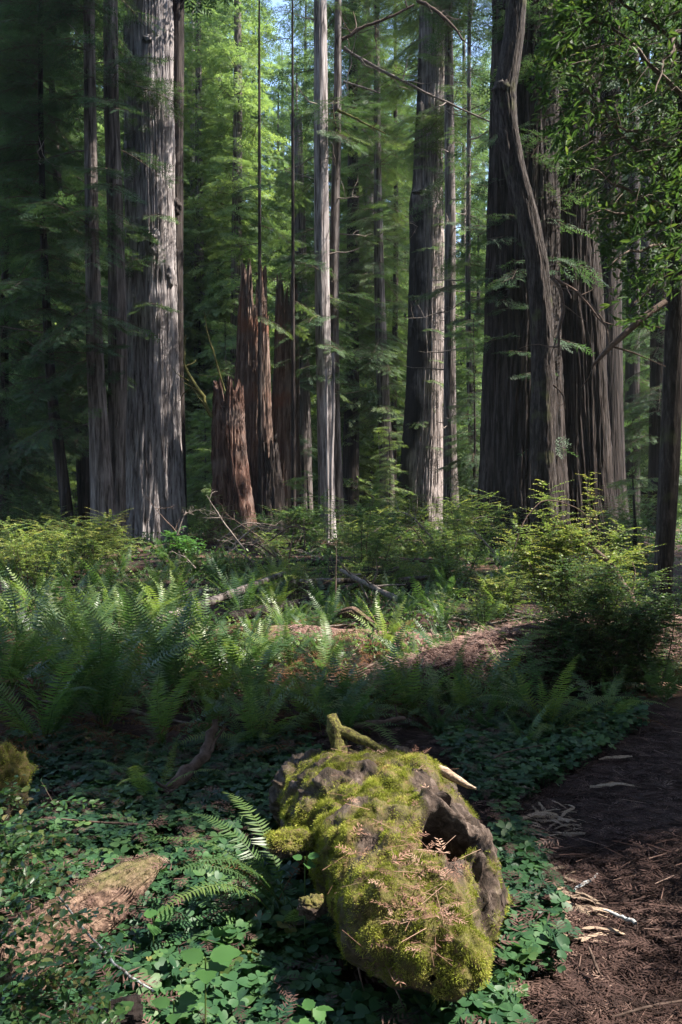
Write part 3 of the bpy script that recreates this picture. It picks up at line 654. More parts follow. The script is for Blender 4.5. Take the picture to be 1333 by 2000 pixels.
TYR = 11.2
tpx = [(1320, 470, 26), (1322, 560, 34), (1318, 650, 36), (1314, 760, 37), (1308, 900, 38), (1300, 1040, 36), (1294, 1140, 34), (1292, 1210, 40)]
pts = [P(a, b, TYR) for a, b, _ in tpx][::-1]; rad = [c / FPX * TYR / 2 for _, _, c in tpx][::-1]
gz = tz(pts[0][0], TYR); base = (pts[0][0], TYR, gz)
pts[0][2] = gz; pts.insert(0, pts[0] + [0, 0, -.4]); rad.insert(0, rad[0])
pts += [P(1335, 250, TYR), P(1345, -50, TYR), P(1350, -500, TYR)]; rad += [.08, .07, .03]
tn = thing('tanoak_tree', 'slim smooth tanoak trunk at the right edge with broad hanging leaves overhead', 'tree', base)
trunk_mb(pts, rad, 40, 70, .02, 3, 51, .12, .04, 1.).build('trunk', M['bark_tan'], tn, base)
rg = np.random.default_rng(52); lb = MB(); lf = MB(); lfp = []; lfd = []
def in_tan(x, y):
    if x < 1010 or y > 640: return 0
    left = np.interp(y, [-80, 60, 150, 300, 420, 520, 640], [1045, 1075, 1030, 1075, 1150, 1180, 1200])
    right_low = 1.0
    return 1 if x > left else 0
# limbs
for k, (a, b) in enumerate([((1330, 380), (1040, 120)), ((1335, 200), (1060, 20)), ((1330, 420), (1100, 330)), ((1330, 480), (1190, 520)), ((1340, 100), (1120, -60)), ((1330, 300), (1180, 250)), ((1325, 520), (1230, 610)), ((1340, 60), (1280, 180)), ((1325, 450), (1150, 420))]):
    l1 = MB(); l1.tube(branch_pts(P(*a, TYR), P(*b, TYR + rg.uniform(-1.2, 1.2)), -.06, 9, 60 + k, .07), np.linspace(.035, .008, 9), 5); l1.build('branch', M['twigwood'], tn, base)
for k in range(4300):
    x, y = rg.uniform(1015, 1400), rg.uniform(-120, 640)
    if not in_tan(x, y): continue
    if rg.random() < sstep(y, 380, 640) * .62: continue
    if fbm(np.array([[x * .018, y * .018, 3.]]), 2)[0] < -.16: continue
    Y = TYR + rg.normal() * .9; p = P(x, y, Y)
    d = np.array([-.55 + rg.normal() * .4, rg.normal() * .5, -.25 + rg.normal() * .3]); lfp.append(p); lfd.append(d / np.linalg.norm(d))
    if k % 3 == 0: lf.tube([p - d * .35 + [0, 0, .05], p - d * .15 + [0, 0, .03], p], [.007, .005, .003], 3, .5, 1)
lfp = np.array(lfp); lfd = np.array(lfd); kk = keep_shade(lfp, -.6, True); lfp = lfp[kk]; lfd = lfd[kk]
# each cluster is a hanging twig with leaves spaced along it
for k in range(3):
    leaf_clusters(lf, lfp - lfd * .12 * k, lfd, rg, .135, 3, LEAFN, 1.0, .38, .17, .5)
lf.build('crown', [M['tanoak'], M['twigwood']], tn, base)
q = [P(1300, 590, 11), P(1255, 622, 10.9), P(1190, 680, 10.8), P(1160, 712, 10.8)]
dead = MB(); dead.tube(q, [.045, .05, .04, .02], 7); dead.build('dead_branch', M['brownwood'], tn, base)
for a in ([P(1160, 712, 10.8), P(1150, 738, 10.8), P(1135, 758, 10.8)], [P(1190, 680, 10.8), P(1185, 640, 10.9), P(1160, 600, 11), P(1130, 570, 11.2), P(1085, 560, 11.5)], [P(1195, 676, 10.8), P(1240, 690, 10.8), P(1300, 716, 10.8)], [P(1240, 630, 10.9), P(1290, 640, 11)]):
    dead = MB(); dead.tube(a, np.linspace(.016, .006, len(a)), 5); dead.build('dead_branch', M['brownwood'], tn, base)
# bare crooked twigs hanging before the giants
branch_thing('crooked bare branch drooping in front of the bulging giant', [P(1075, 540, 16), P(1095, 560, 16), P(1103, 600, 16), P(1090, 650, 16), P(1092, 690, 16)], [.03, .04, .035, .02], 'brownwood', twigs=3, seed=71, tl=.5, name='hanging_branch')
branch_thing('thin curling dead twig lower on the bulging giant', [P(1082, 752, 16.5), P(1100, 770, 16.5), P(1105, 800, 16.5)], [.02, .02, .01], 'brownwood', twigs=2, seed=72, tl=.5, name='hanging_branch')
branch_thing('bare tangled branches fanning at the right giant', [P(1085, 545, 17), P(1130, 570, 17), P(1160, 610, 17), P(1185, 640, 17)], [.035, .03, .025, .012], 'brownwood', twigs=6, seed=73, tl=.45, name='hanging_branch')
branch_thing('long pale dead bough slanting across the top centre', [P(672, 95, 24), P(720, 125, 24), P(800, 165, 24), P(860, 195, 24), P(965, 242, 24)], [.06, .05, .035, .02], 'deadwood', twigs=12, seed=74, tl=.22, name='hanging_branch')
branch_thing('short lichened dead bough below the long slanting one', [P(672, 160, 25), P(705, 170, 25), P(742, 182, 25)], [.04, .03, .02], 'deadwood', twigs=3, seed=75, name='hanging_branch')
branch_thing('mossy curved bough reaching right above the middle', [P(660, 215, 25), P(700, 235, 25), P(755, 262, 25)], [.045, .035, .02], 'mossbranch', twigs=4, seed=76, name='hanging_branch')
branch_thing('dark arching bough across the top edge', [P(668, 80, 26), P(710, 50, 26), P(750, 40, 26), P(810, 10, 26)], [.07, .05, .03], 'brownwood', twigs=10, seed=77, tl=.3, name='hanging_branch')
branch_thing('dead bough curving down at the top beside the charred redwood', [P(815, 0, 28), P(850, 20, 28), P(890, 55, 28), P(905, 80, 28)], [.07, .05, .03], 'brownwood', twigs=8, seed=78, tl=.3, name='hanging_branch')

# sunlit young conifers under the tall ones
def sapling(label, px, py, Y, h, r, seed, leaf='needle_lit', tint=.6, n=60):
    x = (px - CX) / FPX * Y; gz = tz(x, Y); base = (x, Y, gz)
    t = thing('young_conifer', label, 'young tree', base)
    mb = MB(); mb.tube([(x, Y, gz - .2), (x + .05, Y, gz + h * .5), (x, Y, gz + h)], [.05, .035, .01], 7); mb.build('trunk', M['bark_dark'], t, base)
    crown_mb(seed, lambda q: (x, Y), gz + .35, gz + h, r, .35, n, tint=tint).build('crown', [M[leaf], M['twigwood']], t, base)
sapling('young hemlock with bright level boughs in front of the jagged snag', 600, 1000, 22, 2.2, 1.2, 81, n=26)
sapling('small bright conifer in the dark right background', 1236, 930, 15, 2.0, .5, 82, n=16)
sapling('young conifer beside the foot of the charred redwood', 760, 1000, 33, 5., 1.3, 83, n=60)
sapling('feathery dark young conifer left of the dark giant', 925, 1020, 25, 7., 1.2, 84, 'needle', .25, 80)
sapling('bushy young conifer behind the left gap', 400, 960, 36, 6, 2.2, 85, 'needle_lit', .7, 90)
sapling('bright young conifer behind the red stump', 440, 960, 34, 9, 2.2, 86, 'needle_lit', .7, 110)
sapling('dim young conifer at the left edge of the forest', 40, 1020, 30, 6, 2.5, 87, 'needle', .25, 100)

# ================================================================== FOREST BEHIND (copies of a few trees)
def forest_proto(seed, coarse):
    H = 40; mb = trunk_mb([(0, 0, -.6), (.05, 0, 12), (0, .1, 26), (0, 0, H)], [.42, .34, .22, .05], 14, 24, .04, 3, seed, .2)
    tm = mb.data('trunk', M['bark_mid'])
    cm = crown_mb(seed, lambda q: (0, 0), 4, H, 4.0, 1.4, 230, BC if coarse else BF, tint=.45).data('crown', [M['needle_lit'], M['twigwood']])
    return tm, cm
protos = [forest_proto(200 + i, True) for i in range(5)]
low_protos = []
for i in range(3):
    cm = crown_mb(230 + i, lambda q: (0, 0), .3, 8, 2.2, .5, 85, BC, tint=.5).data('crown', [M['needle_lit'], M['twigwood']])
    mb = MB(); mb.tube([(0, 0, -.4), (0, 0, 4), (0, 0, 8)], [.11, .08, .02], 7); low_protos.append((mb.data('trunk', M['bark_dark']), cm))
rg = np.random.default_rng(77)
placed = []
def scatter_trees(n, ylo, yhi, pro, name, label, group, smin, smax, mind, xr=.52, skip=None):
    c = 0; tries = 0
    while c < n and tries < n * 60:
        tries += 1
        Y = math.sqrt(rg.uniform(ylo ** 2, yhi ** 2)); x = rg.uniform(-xr, xr) * Y
        if any((x - a) ** 2 + (Y - b) ** 2 < mind ** 2 for a, b in placed): continue
        if skip and skip(x, Y): continue
        placed.append((x, Y)); t = thing(name, label(x, Y), 'tree', (x, Y, tz(x, Y)), group(x, Y), rg.uniform(0, 6.28))
        s = rg.uniform(smin, smax); t.scale = (s, s, s); tm, cm = pro[rg.integers(len(pro))]
        child('trunk', tm, t); child('crown', cm, t); c += 1
def zone(x, Y):
    p = CX + x / Y * FPX
    return 'left' if p < 330 else 'middle' if p < 930 else 'right'
def in_lane(x, Y):
    h = SUN[:2] / np.linalg.norm(SUN[:2])
    for a in BGT:
        c = P(*a[:3]); d = np.array([x, Y]) - c[:2]; t = d @ h
        if 1.5 < t < 26 and abs(d[0] * h[1] - d[1] * h[0]) < a[3] * .5 + 1.3: return True
    return False
ZL = {'left': 'tall dim conifer in the far woods left of the massive pale trunk', 'middle': 'tall sunny conifer in the far woods between the massive pale trunk and the dark giants', 'right': 'tall dim conifer in the far woods right of the dark giants'}
ZG = {'left': 'far conifers on the left', 'middle': 'far conifers in the middle', 'right': 'far conifers on the right'}
scatter_trees(50, 41, 62, protos, 'conifer_tree', lambda x, Y: ZL[zone(x, Y)], lambda x, Y: ZG[zone(x, Y)], .7, 1.05, 3.3, skip=in_lane)
scatter_trees(56, 62, 105, protos, 'conifer_tree', lambda x, Y: ZL[zone(x, Y)], lambda x, Y: ZG[zone(x, Y)], .8, 1.25, 4., skip=in_lane if False else None)
LL = {k: v.replace('tall', 'young').replace('in the far woods ', 'far ') for k, v in ZL.items()}
scatter_trees(44, 37, 75, low_protos, 'young_conifer', lambda x, Y: LL[zone(x, Y)], lambda x, Y: 'young ' + ZG[zone(x, Y)], .6, 1.3, 2.5)
for k, (a, b, Y, r) in enumerate(BGT):
    for j in range(2):
        c = P(a + rg.uniform(-30, 30) + 40 * j, b, Y + rg.uniform(-2, 3)); s_ = min(2.0, max(.7, (c[2] - tz(c[0], c[1])) / 6.5)); tm, cm = low_protos[(k + j) % 3]
        t = thing('young_conifer', LL[zone(c[0], c[1])], 'tree', (c[0], c[1], tz(c[0], c[1])), 'young ' + ZG[zone(c[0], c[1])], k * 1.3); t.scale = (s_ * .9, s_ * .9, s_); child('trunk', tm, t); child('crown', cm, t)
# the woods on the far hillside, one mass
fw = MB()
for k in range(70):
    Y = rg.uniform(112, 170); x = rg.uniform(-.6, .6) * Y; z0 = tz(x, Y); h = rg.uniform(28, 44)
    n = 46; az = rg.uniform(-PI, PI, n); z = rg.uniform(1, h, n); pos = np.stack([np.full(n, x), np.full(n, Y), z0 + z], -1)
    place_boughs(fw, BC[3:5], pos, az, rg.normal(size=n) * .2, (5.5 * (1 - z / h) + 1.5) * rg.uniform(.8, 1.3, n), .5 + rg.normal(size=n) * .15, rg)
    fw.tube([(x, Y, z0 - 1), (x, Y, z0 + h)], [.6, .1], 6, .5, 1)
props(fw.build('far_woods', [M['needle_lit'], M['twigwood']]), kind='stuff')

# ================================================================== REDWOODS ROUND THE VIEWPOINT (out of view, added so their crowns shade the place)
spots = []
for X in np.arange(6, 44, 5.2):
    for Yq in np.arange(-20, 17, 5.2): spots.append((X + rg.uniform(-1.6, 1.6), Yq + rg.uniform(-1.6, 1.6)))
for X in np.arange(-27, 3, 5.2):
    for Yq in np.arange(-21, -2, 5.2): spots.append((X + rg.uniform(-2, 2), Yq + rg.uniform(-2, 2)))
for X, Yq in ((-6, 2), (-9, 6), (-12, 2), (-19, 8), (-24, 3), (-17, -1)): spots.append((X, Yq))
k = 0
def blocks(X, Yq, r=.6, H=34.):
    """how many gaps a trunk standing here would close"""
    n = 0
    for c, gr, pr in GAPS:
        h = SUN[:2] / np.linalg.norm(SUN[:2]); d = np.array([X, Yq]) - c[:2]; t = d @ h
        if t > 0 and c[2] + t * SUN[2] / np.linalg.norm(SUN[:2]) < H and abs(d[0] * h[1] - d[1] * h[0]) < gr + r: n += 1 + pr
    return n
jit = np.concatenate([[[0, 0]], rg.uniform(-3, 3, (60, 2))])
for X, Yq in spots:
    if X > 2: X, Yq = min(((X + a, Yq + b) for a, b in jit), key=lambda q: blocks(*q) + .02 * abs(q[0] - X) + (9 if q[1] > 0 and abs(q[0]) < .455 * q[1] + 1.2 else 0))
    if Yq > 0 and abs(X) < .455 * Yq + 1.2: continue
    if abs(X) < 2 and abs(Yq) < 3: continue
    base = (X, Yq, tz(X, Yq))
    side = 'right of' if X > 2 else 'left of and behind'
    t = thing('redwood_tree', 'tall redwood out of view, added for shade ' + side + ' the camera', 'tree', base, 'redwoods added for shade ' + side + ' the camera')
    H = rg.uniform(30, 38); mb = MB(); mb.tube([(X, Yq, base[2] - .5), (X, Yq, 12), (X, Yq, 24), (X, Yq, H)], [.5, .4, .25, .05], 12); mb.build('trunk', M['bark_mid'], t, base)
    m = crown_mb(400 + k, lambda q: (X, Yq), 9, H, 4.6, 1.6, 150 if Yq < 8 else 85, BC, tint=.35, carve=True); k += 1
    if m.v: m.build('crown', [M['needle'], M['twigwood']], t, base)

# ================================================================== THE MOSSY LOG
def inpoly(px, py, poly):
    c = np.zeros(len(px), bool); n = len(poly)
    for i in range(n):
        (x1, y1), (x2, y2) = poly[i], poly[(i + 1) % n]
        m = ((y1 > py) != (y2 > py)) & (px < (x2 - x1) * (py - y1) / (y2 - y1 + 1e-9) + x1); c ^= m
    return c
def proj(V):
    return CX + V[:, 0] / V[:, 1] * FPX, HY - (V[:, 2] - CAMZ) / V[:, 1] * FPX

NU, NT = 240, 300
u = np.linspace(0, 1, NU); th = np.arange(NT) / NT * 2 * PI
ctl = np.array([  # x, y, z, rx, rz
    (.24, 2.10, .27, .01, .01), (.24, 2.115, .27, .075, .05), (.238, 2.16, .275, .135, .09), (.232, 2.27, .285, .195, .135), (.225, 2.43, .29, .245, .18),
    (.212, 2.66, .29, .28, .215), (.185, 2.92, .265, .31, .25), (.15, 3.2, .25, .345, .245), (.10, 3.5, .22, .37, .225), (.04, 3.8, .16, .34, .18), (.0, 4.1, .06, .26, .12)])
ut = np.linspace(0, 1, len(ctl))
cc = np.stack([np.interp(u, ut, ctl[:, i]) for i in range(5)], -1)
for _ in range(10): cc[1:-1] = (cc[:-2] + 2 * cc[1:-1] + cc[2:]) / 4
TH, UU = np.meshgrid(th, u)
def grid_normals(V):
    du = np.gradient(V, axis=0); dt = np.roll(V, -1, 1) - np.roll(V, 1, 1); n = np.cross(dt, du)
    n /= np.linalg.norm(n, axis=2)[..., None] + 1e-9; return n
V = np.stack([cc[:, None, 0] + cc[:, None, 3] * np.cos(TH), np.repeat(cc[:, 1:2], NT, 1), cc[:, None, 2] + cc[:, None, 4] * np.sin(TH)], -1)
N_ = grid_normals(V)
if (N_[NU // 2, NT // 4, 2] < 0): N_ = -N_
endf = sstep(UU, 0, .12)
V = V + N_ * ((.085 * fbm(V * 4.2 + 3, 3) + .03 * fbm(V * 10 + 7, 2)) * (.3 + .7 * endf))[..., None]
N_ = grid_normals(V)
if (N_[NU // 2, NT // 4, 2] < 0): N_ = -N_
def surf_at(px, py):
    W = V.reshape(-1, 3); n = N_.reshape(-1, 3); a, b = proj(W); f = np.sum(n * (np.array([0, 0, CAMZ]) - W), 1) > 0
    k = np.argmin((a - px) ** 2 + (b - py) ** 2 + 1e6 * ~f); return W[k]
# knots and furrows along the right, bare side
lx = V[..., 0] - (.262 + (2.78 - V[..., 1]) * .10)                       # >0: right of the moss edge
lx = lx + .05 * fbm(V * 8 + 11, 3)
bare = sstep(lx, -.015, .025) * sstep(N_[..., 2], -.6, 0) * sstep(V[..., 1], 2.2, 2.36) * (1 - sstep(V[..., 1], 2.98, 3.12))
bare = np.maximum(bare, .9 * sstep(fbm(V * 5 + 31, 3), .02, .16) * sstep(V[..., 1], 2.9, 3.1))
q = np.stack([V[..., 0] * 13 + V[..., 1] * 5.0, V[..., 1] * 1.6, V[..., 2] * 13], -1)
V = V + N_ * (bare * .034 * (.8 - 2.6 * np.abs(fbm(q, 2))) )[..., None]
q = np.stack([V[..., 0] * 34 + V[..., 1] * 13, V[..., 1] * 5, V[..., 2] * 34], -1)
V = V + N_ * (bare * .013 * (.6 - 2.4 * np.abs(fbm(q, 3))))[..., None]
dl = np.abs(V[..., 0] - (.268 + (2.78 - V[..., 1]) * .38) - .02 * np.sin(V[..., 1] * 22)); V[..., 2] += .045 * np.exp(-(dl / .028) ** 2) * sstep(V[..., 1], 2.22, 2.34) * (1 - sstep(V[..., 1], 2.68, 2.8)) * (N_[..., 2] > 0)
pc = surf_at(872, 1612); dd = (V - pc) / np.array([.10, .095, .15]); e = np.exp(-np.sum(dd * dd, -1) ** 2.2)
V = V + np.array([-.06, .13, -.20]) * e[..., None]
lp = surf_at(868, 1562); lip = np.exp(-(((V[..., 0] - lp[0]) / .11) ** 2 + ((V[..., 1] - lp[1] - .02) / .05) ** 2)) * (N_[..., 2] > 0); V[..., 2] += .05 * lip; V[..., 1] -= .085 * lip
rw = np.exp(-(((V[..., 0] - pc[0] - .12) / .035) ** 2 + ((V[..., 1] - pc[1]) / .10) ** 2)) * (N_[..., 0] > -.2); V[..., 2] += .07 * rw; V[..., 0] += .03 * rw
moss = np.clip(1 - bare - e * 1.3, 0, 1) * sstep(N_[..., 2], -.75, -.05)
moss = np.maximum(moss, sstep(N_[..., 0], .55, .8) * sstep(fbm(V * 9 + 5, 2), -.05, .1) * (V[..., 1] < 2.5) * .9)
moss = moss * sstep(fbm(V * 6 + 50, 3), -.4, .02)
moss = moss * (.6 + .4 * (1 - sstep(V[..., 1], 3.0, 3.35)))
lumps = fbm(V * 22 + 2, 3)
V = V + N_ * (moss * (.008 + .03 * lumps))[..., None]
N_ = grid_normals(V)
if (N_[NU // 2, NT // 4, 2] < 0): N_ = -N_
lbase = (.2, 2.9, tz(.2, 2.9))
logt = thing('mossy_log', 'gnarled moss covered log end with a dark hollow, lying in the foreground', 'log', lbase)
mb = MB(); i = np.arange(NU - 1)[:, None] * NT; j = np.arange(NT)[None]; j2 = (j + 1) % NT
mb.add(V.reshape(-1, 3), np.stack([i + j, i + j2, i + NT + j2, i + NT + j], -1).reshape(-1, 4), None, (moss * .85).reshape(-1))
mb.build('log_body', M['log'], logt, lbase)

BLADE = (np.array([[0, -.06, 0], [0, .06, 0], [.55, .075, .04], [.55, -.075, .04], [1, 0, -.05]]), np.array([[0, 1, 2, 3]]), np.array([[3, 2, 4]]), np.array([-.08, -.08, 0, 0, .1]))
def moss_mb(V, Nn, wgt, n, rg, size=(.007, .016), tint=.4):
    P_ = V.reshape(-1, 3); Nf = Nn.reshape(-1, 3)
    du = np.linalg.norm(np.gradient(V, axis=0), axis=2) * np.linalg.norm(np.roll(V, -1, 1) - V, axis=2)
    wv = (wgt * du).reshape(-1); wv = wv / wv.sum()
    k = rg.choice(len(P_), n, p=wv); p = P_[k] + rvec(n, .004, rg); nn = Nf[k]
    d = nn + rvec(n, .6, rg); d[:, 2] -= .25 * (nn[:, 2] < .3)
    tn = tint - .05 + 1.0 * fbm(p * 8 + 4, 2) + .3 * fbm(p * 30, 2) + rg.normal(size=n) * .1
    mb = MB(); mb.stamp(BLADE, frames(d, rvec(n, 1, rg)), p, rg.uniform(*size, n) * .85 * np.clip(.7 + 1.1 * fbm(p * 20 + 9, 2), .35, 1.5), tn); return mb
rg = np.random.default_rng(90)
mm = moss_mb(V, N_, np.clip(moss - .12, 0, 1) ** 1.4 * sstep(N_[..., 2], -.8, .1) * (.35 + .65 * sstep(fbm(V * 16 + 8, 2), -.25, .2)), 190000, rg, (.006, .015))
props(mm.build('moss_cover', M['moss'], logt, lbase), kind='stuff')

def mossy_lump(c, r, sq, seed, n, parent, base, axis=None, name='branch_stub', label=None, mat='log', bare_ok=.0):
    nu, nv = 70, 60; a = np.arange(nu) / nu * 2 * PI; b = np.linspace(.03, PI - .03, nv); A, B = np.meshgrid(a, b)
    D = np.stack([np.cos(A) * np.sin(B), np.sin(A) * np.sin(B), np.cos(B)], -1)
    rr = r * (1 + .6 * fbm(D * 1.6 + seed, 3) + .25 * fbm(D * 5 + seed, 2))
    W = np.asarray(c) + D * rr[..., None] * np.array(sq)
    Nn = D / np.array(sq); Nn /= np.linalg.norm(Nn, axis=2)[..., None]
    ms = sstep(Nn[..., 2] + .5 * fbm(D * 3 + seed, 2), -.35 + bare_ok, .15 + bare_ok)
    m = MB(); i = np.arange(nv - 1)[:, None] * nu; j = np.arange(nu)[None]; j2 = (j + 1) % nu
    m.add(W.reshape(-1, 3), np.stack([i + j, i + nu + j, i + nu + j2, i + j2], -1).reshape(-1, 4), None, (ms * .85).reshape(-1))
    o = m.build(name, M[mat], parent, base)
    if label: o['label'] = label
    if n: props(moss_mb(W, Nn, ms + .02, n, np.random.default_rng(seed + 1), (.007, .016), .45).build('moss_cover', M['moss'], o if parent is None else parent, base if parent is not None else base), kind='stuff')
    return o
mossy_lump(P(572, 1648, 2.78), .052, (1.7, 1., .85), 4, 6000, logt, lbase, label='mossy knob sticking out of the left flank')
mossy_lump(P(612, 1770, 2.45), .035, (1.2, 1., .9), 5, 0, logt, lbase, bare_ok=.6, label='bare brown knob low on the left flank')
# mossy stub and stick behind the log
st = MB(); st.tube([P(672, 1500, 3.55), P(664, 1460, 3.6), P(654, 1425, 3.62), P(648, 1396, 3.65)], [.05, .042, .04, .024], 12); st.build('broken_limb', M['mossbranch'], logt, lbase)
st = MB(); q = branch_pts(P(660, 1425, 3.62), P(775, 1486, 3.5), -.04, 12, 6, .03); st.tube(q, np.linspace(.028, .014, 12), 9); st.build('broken_limb', M['mossbranch'], logt, lbase)
for a, b, s in (((760, 1905, 2.24), (806, 1998, 2.2), 1), ((700, 1880, 2.3), (712, 1935, 2.28), 2), ((872, 1905, 2.22), (885, 1950, 2.22), 3)):
    st = MB(); st.tube(branch_pts(P(*a), P(*b), .02, 8, s, .06), np.linspace(.004, .0015, 8), 4); st.build('hanging_root', M['brownwood'], logt, lbase)

# ================================================================== FERNS
def frond_mb(L, e0, e1, npair, seed, wmax=.115, pw=.017, dead=False, curl=0.):
    rg = np.random.default_rng(seed); n = 14; s = np.linspace(0, 1, n); el = np.radians(e0 + (e1 - e0) * s ** 1.35)
    x = np.concatenate([[0], np.cumsum(np.cos(el[:-1]) * L / (n - 1))]); z = np.concatenate([[0], np.cumsum(np.sin(el[:-1]) * L / (n - 1))])
    y = rg.uniform(-.09, .09) * L * s ** 2
    C = np.stack([x, y, z], -1); mb = MB(); mb.tube(C, np.linspace(.005, .0012, n), 4, .55 if not dead else .5)
    T = np.gradient(C, axis=0); T /= np.linalg.norm(T, axis=1)[:, None]
    Vv, Q, K, tt = [], [], [], []
    for i in range(npair):
        u = .13 + .86 * (i + .5) / npair; p = np.array([np.interp(u, s, C[:, k]) for k in range(3)]); t = np.array([np.interp(u, s, T[:, k]) for k in range(3)])
        l = wmax * L * min(1, 2.6 * (u - .02)) * (1 - max(0, (u - .35) / .68) ** 1.6) + .004
        sd0 = np.array([0, 1., 0]); sd0 -= t * (sd0 @ t); sd0 /= np.linalg.norm(sd0); nr = np.cross(t, sd0)
        for sg in (-1, 1):
            if rg.random() < (.25 if dead else .03): continue
            d = sd0 * sg + t * rg.uniform(.12, .32) + nr * (rg.uniform(-.18, .12) if not dead else rg.uniform(-.9, .5)); d /= np.linalg.norm(d)
            ll = l * rg.uniform(.88, 1.08); wv = t * pw * (L ** .5) * .5 * min(1, l / (.06 * L)) * rg.uniform(.8, 1.1)
            b = len(Vv); m = p + d * ll * .35; tip = p + d * ll + t * ll * .1 - nr * ll * rg.uniform(.02, .12)
            Vv += [p - wv * .55, p + wv * .75, m + wv, m - wv * .8, tip]; Q.append([b, b + 1, b + 2, b + 3]); K.append([b + 3, b + 2, b + 4]); tt += [rg.uniform(-.06, .06) + .12 * u] * 5
    mb.add(np.array(Vv), np.array(Q), np.array(K), .38 + np.array(tt)); return mb
FR = [frond_mb(1., e0, e1, 36, 500 + i).data('frond', M['fern']) for i, (e0, e1) in enumerate([(72, 18), (66, -6), (58, -20), (50, -40), (38, -34), (80, 44)])]
FRD = [frond_mb(1., e0, e1, 24, 520 + i, .1, .014, True).data('dead_frond', M['dead_fern']) for i, (e0, e1) in enumerate([(40, -40), (25, -25), (12, -12)])]
def fern(label, px, py, size, seed, nf=13, Y=None, up=.5, dead=4, group='sword ferns', az=None, cat='fern', spread=PI, lift=0.):
    rg = np.random.default_rng(seed)
    if Y is None: b = G(px, py)
    else: x = (px - CX) / FPX * Y; b = np.array([x, Y, tz(x, Y)])
    b = b + [0, 0, lift]
    t = thing('sword_fern', label, cat, tuple(b), group)
    for k in range(nf):
        a = (az if az is not None else 0) + (rg.uniform(-spread, spread) if az is not None else k / nf * 2 * PI + rg.normal() * .25)
        i = int(rg.choice(len(FR), p=np.array([up, up * .9, .5, .5 * (1.2 - up), .4 * (1.2 - up), up]) / sum([up, up * .9, .5, .5 * (1.2 - up), .4 * (1.2 - up), up])))
        child('frond', FR[i], t, (rg.normal() * .02, rg.normal() * .02, 0), (rg.normal() * .18, rg.normal() * .12, a), size * rg.uniform(.72, 1.12))
    for k in range(dead):
        child('dead_frond', FRD[rg.integers(3)], t, (0, 0, .03), (rg.normal() * .2, 0, rg.uniform(0, 6.28)), size * rg.uniform(.6, .9))
    return t
for k, a in enumerate([
    ('tall dark sword fern with a pale upright frond, at the left edge', 85, 1470, 1.05, dict(nf=15, up=.9)),
    ('dense dark sword fern second from the left edge in the shaded clump', 205, 1430, 1.05, dict(nf=17, up=.8, dead=3)),
    ('shaded sword fern at the far left behind the tall left edge fern', 15, 1370, 1.1, dict(nf=14, up=.7)),
    ('sword fern with spiky upright fronds in the centre of the shaded clump', 250, 1370, 1.05, dict(nf=16, up=1.)),
    ('half lit sword fern at the right end of the shaded left clump', 350, 1385, .95, dict(nf=15, up=.6)),
    ('sword fern with two very tall upright fronds left of centre', 478, 1345, 1.0, dict(nf=7, up=1.2, dead=1)),
    ('bright backlit sword fern before the rotting red log', 570, 1320, .72, dict(nf=14, up=.6)),
    ('low sword fern with bluish fronds behind the mossy limb', 640, 1440, .8, dict(nf=12, up=.2)),
    ('shaded sword fern spreading low behind the foreground log, right of its mossy limb', 725, 1405, .8, dict(nf=12, up=.2)),
    ('sunlit sword fern growing beside the needle covered log', 815, 1325, .62, dict(nf=9, up=.7, dead=1)),
    ('sword fern with one long bluish frond arching right below the shrub mound', 945, 1395, 1.1, dict(nf=4, up=.02, dead=1, az=.35, spread=.4, lift=.08)),
    ('small bright sword fern on the far side of the needle covered log', 930, 1262, .38, dict(nf=8, up=.7, dead=0)),
    ('shaded sword fern left of the forked ground branch', 320, 1480, .8, dict(nf=11, up=.3, dead=3)),
    ('low shaded sword fern right of the forked ground branch', 500, 1470, .75, dict(nf=12, up=.3, dead=2)),
    ('low sword fern lying over the clover in front of the left clump', 300, 1580, .5, dict(nf=7, up=.1, dead=2)),
    ('glossy foreground sword fern with fronds lying left of the log', 545, 1830, .6, dict(nf=9, up=.02, dead=2, az=3.0, spread=.9, lift=.1)),
    ('dark bluish sword fern under the left flank of the foreground log', 575, 1850, .4, dict(nf=6, up=.2, dead=1, az=-1., spread=1.6)),
    ('dark sword fern hidden under the shrub mound on the right', 1080, 1440, .65, dict(nf=9, up=.2)),
    ('dark sword fern in front of the shrub mound near the needle path', 1180, 1420, .6, dict(nf=8, up=.2)),
    ('sword fern in the gap between the log stub and the dark hollow', 850, 1420, .7, dict(nf=10, up=.2, dead=3)),
    ('half shaded sword fern at the edge of the sunlight, left of the tall fronds', 420, 1330, .85, dict(nf=14, up=.6)),
    ('sword fern with lit tips in the middle of the left clump, farther back', 150, 1310, 1.0, dict(nf=14, up=.8)),
    ('sword fern at the back of the left clump under the sunlit patch', 260, 1290, .9, dict(nf=14, up=.7)),
    ('sunlit sword fern arching before the red log, right of the bright one', 640, 1300, .6, dict(nf=11, up=.5)),
]):
    fern(a[0], a[1], a[2], a[3], 600 + k, **a[4])
for k, (lb_, a, b, sz_, Y_, lf_) in enumerate([('small fern rooted on the near end of the needle covered log', 775, 1330, .4, 6.35, .12), ('fern with few fronds on the crest of the needle covered log', 985, 1290, .38, 6.9, .3), ('fern drooping over the dark hollow under the needle covered log', 900, 1400, .6, 6.0, .05), ('fern in the dark between the mossy limb and the needle covered log', 800, 1400, .6, 5.9, 0)]):
    fern(lb_, a, b, sz_, 660 + k, nf=8, Y=Y_, up=.3, dead=2, lift=lf_)
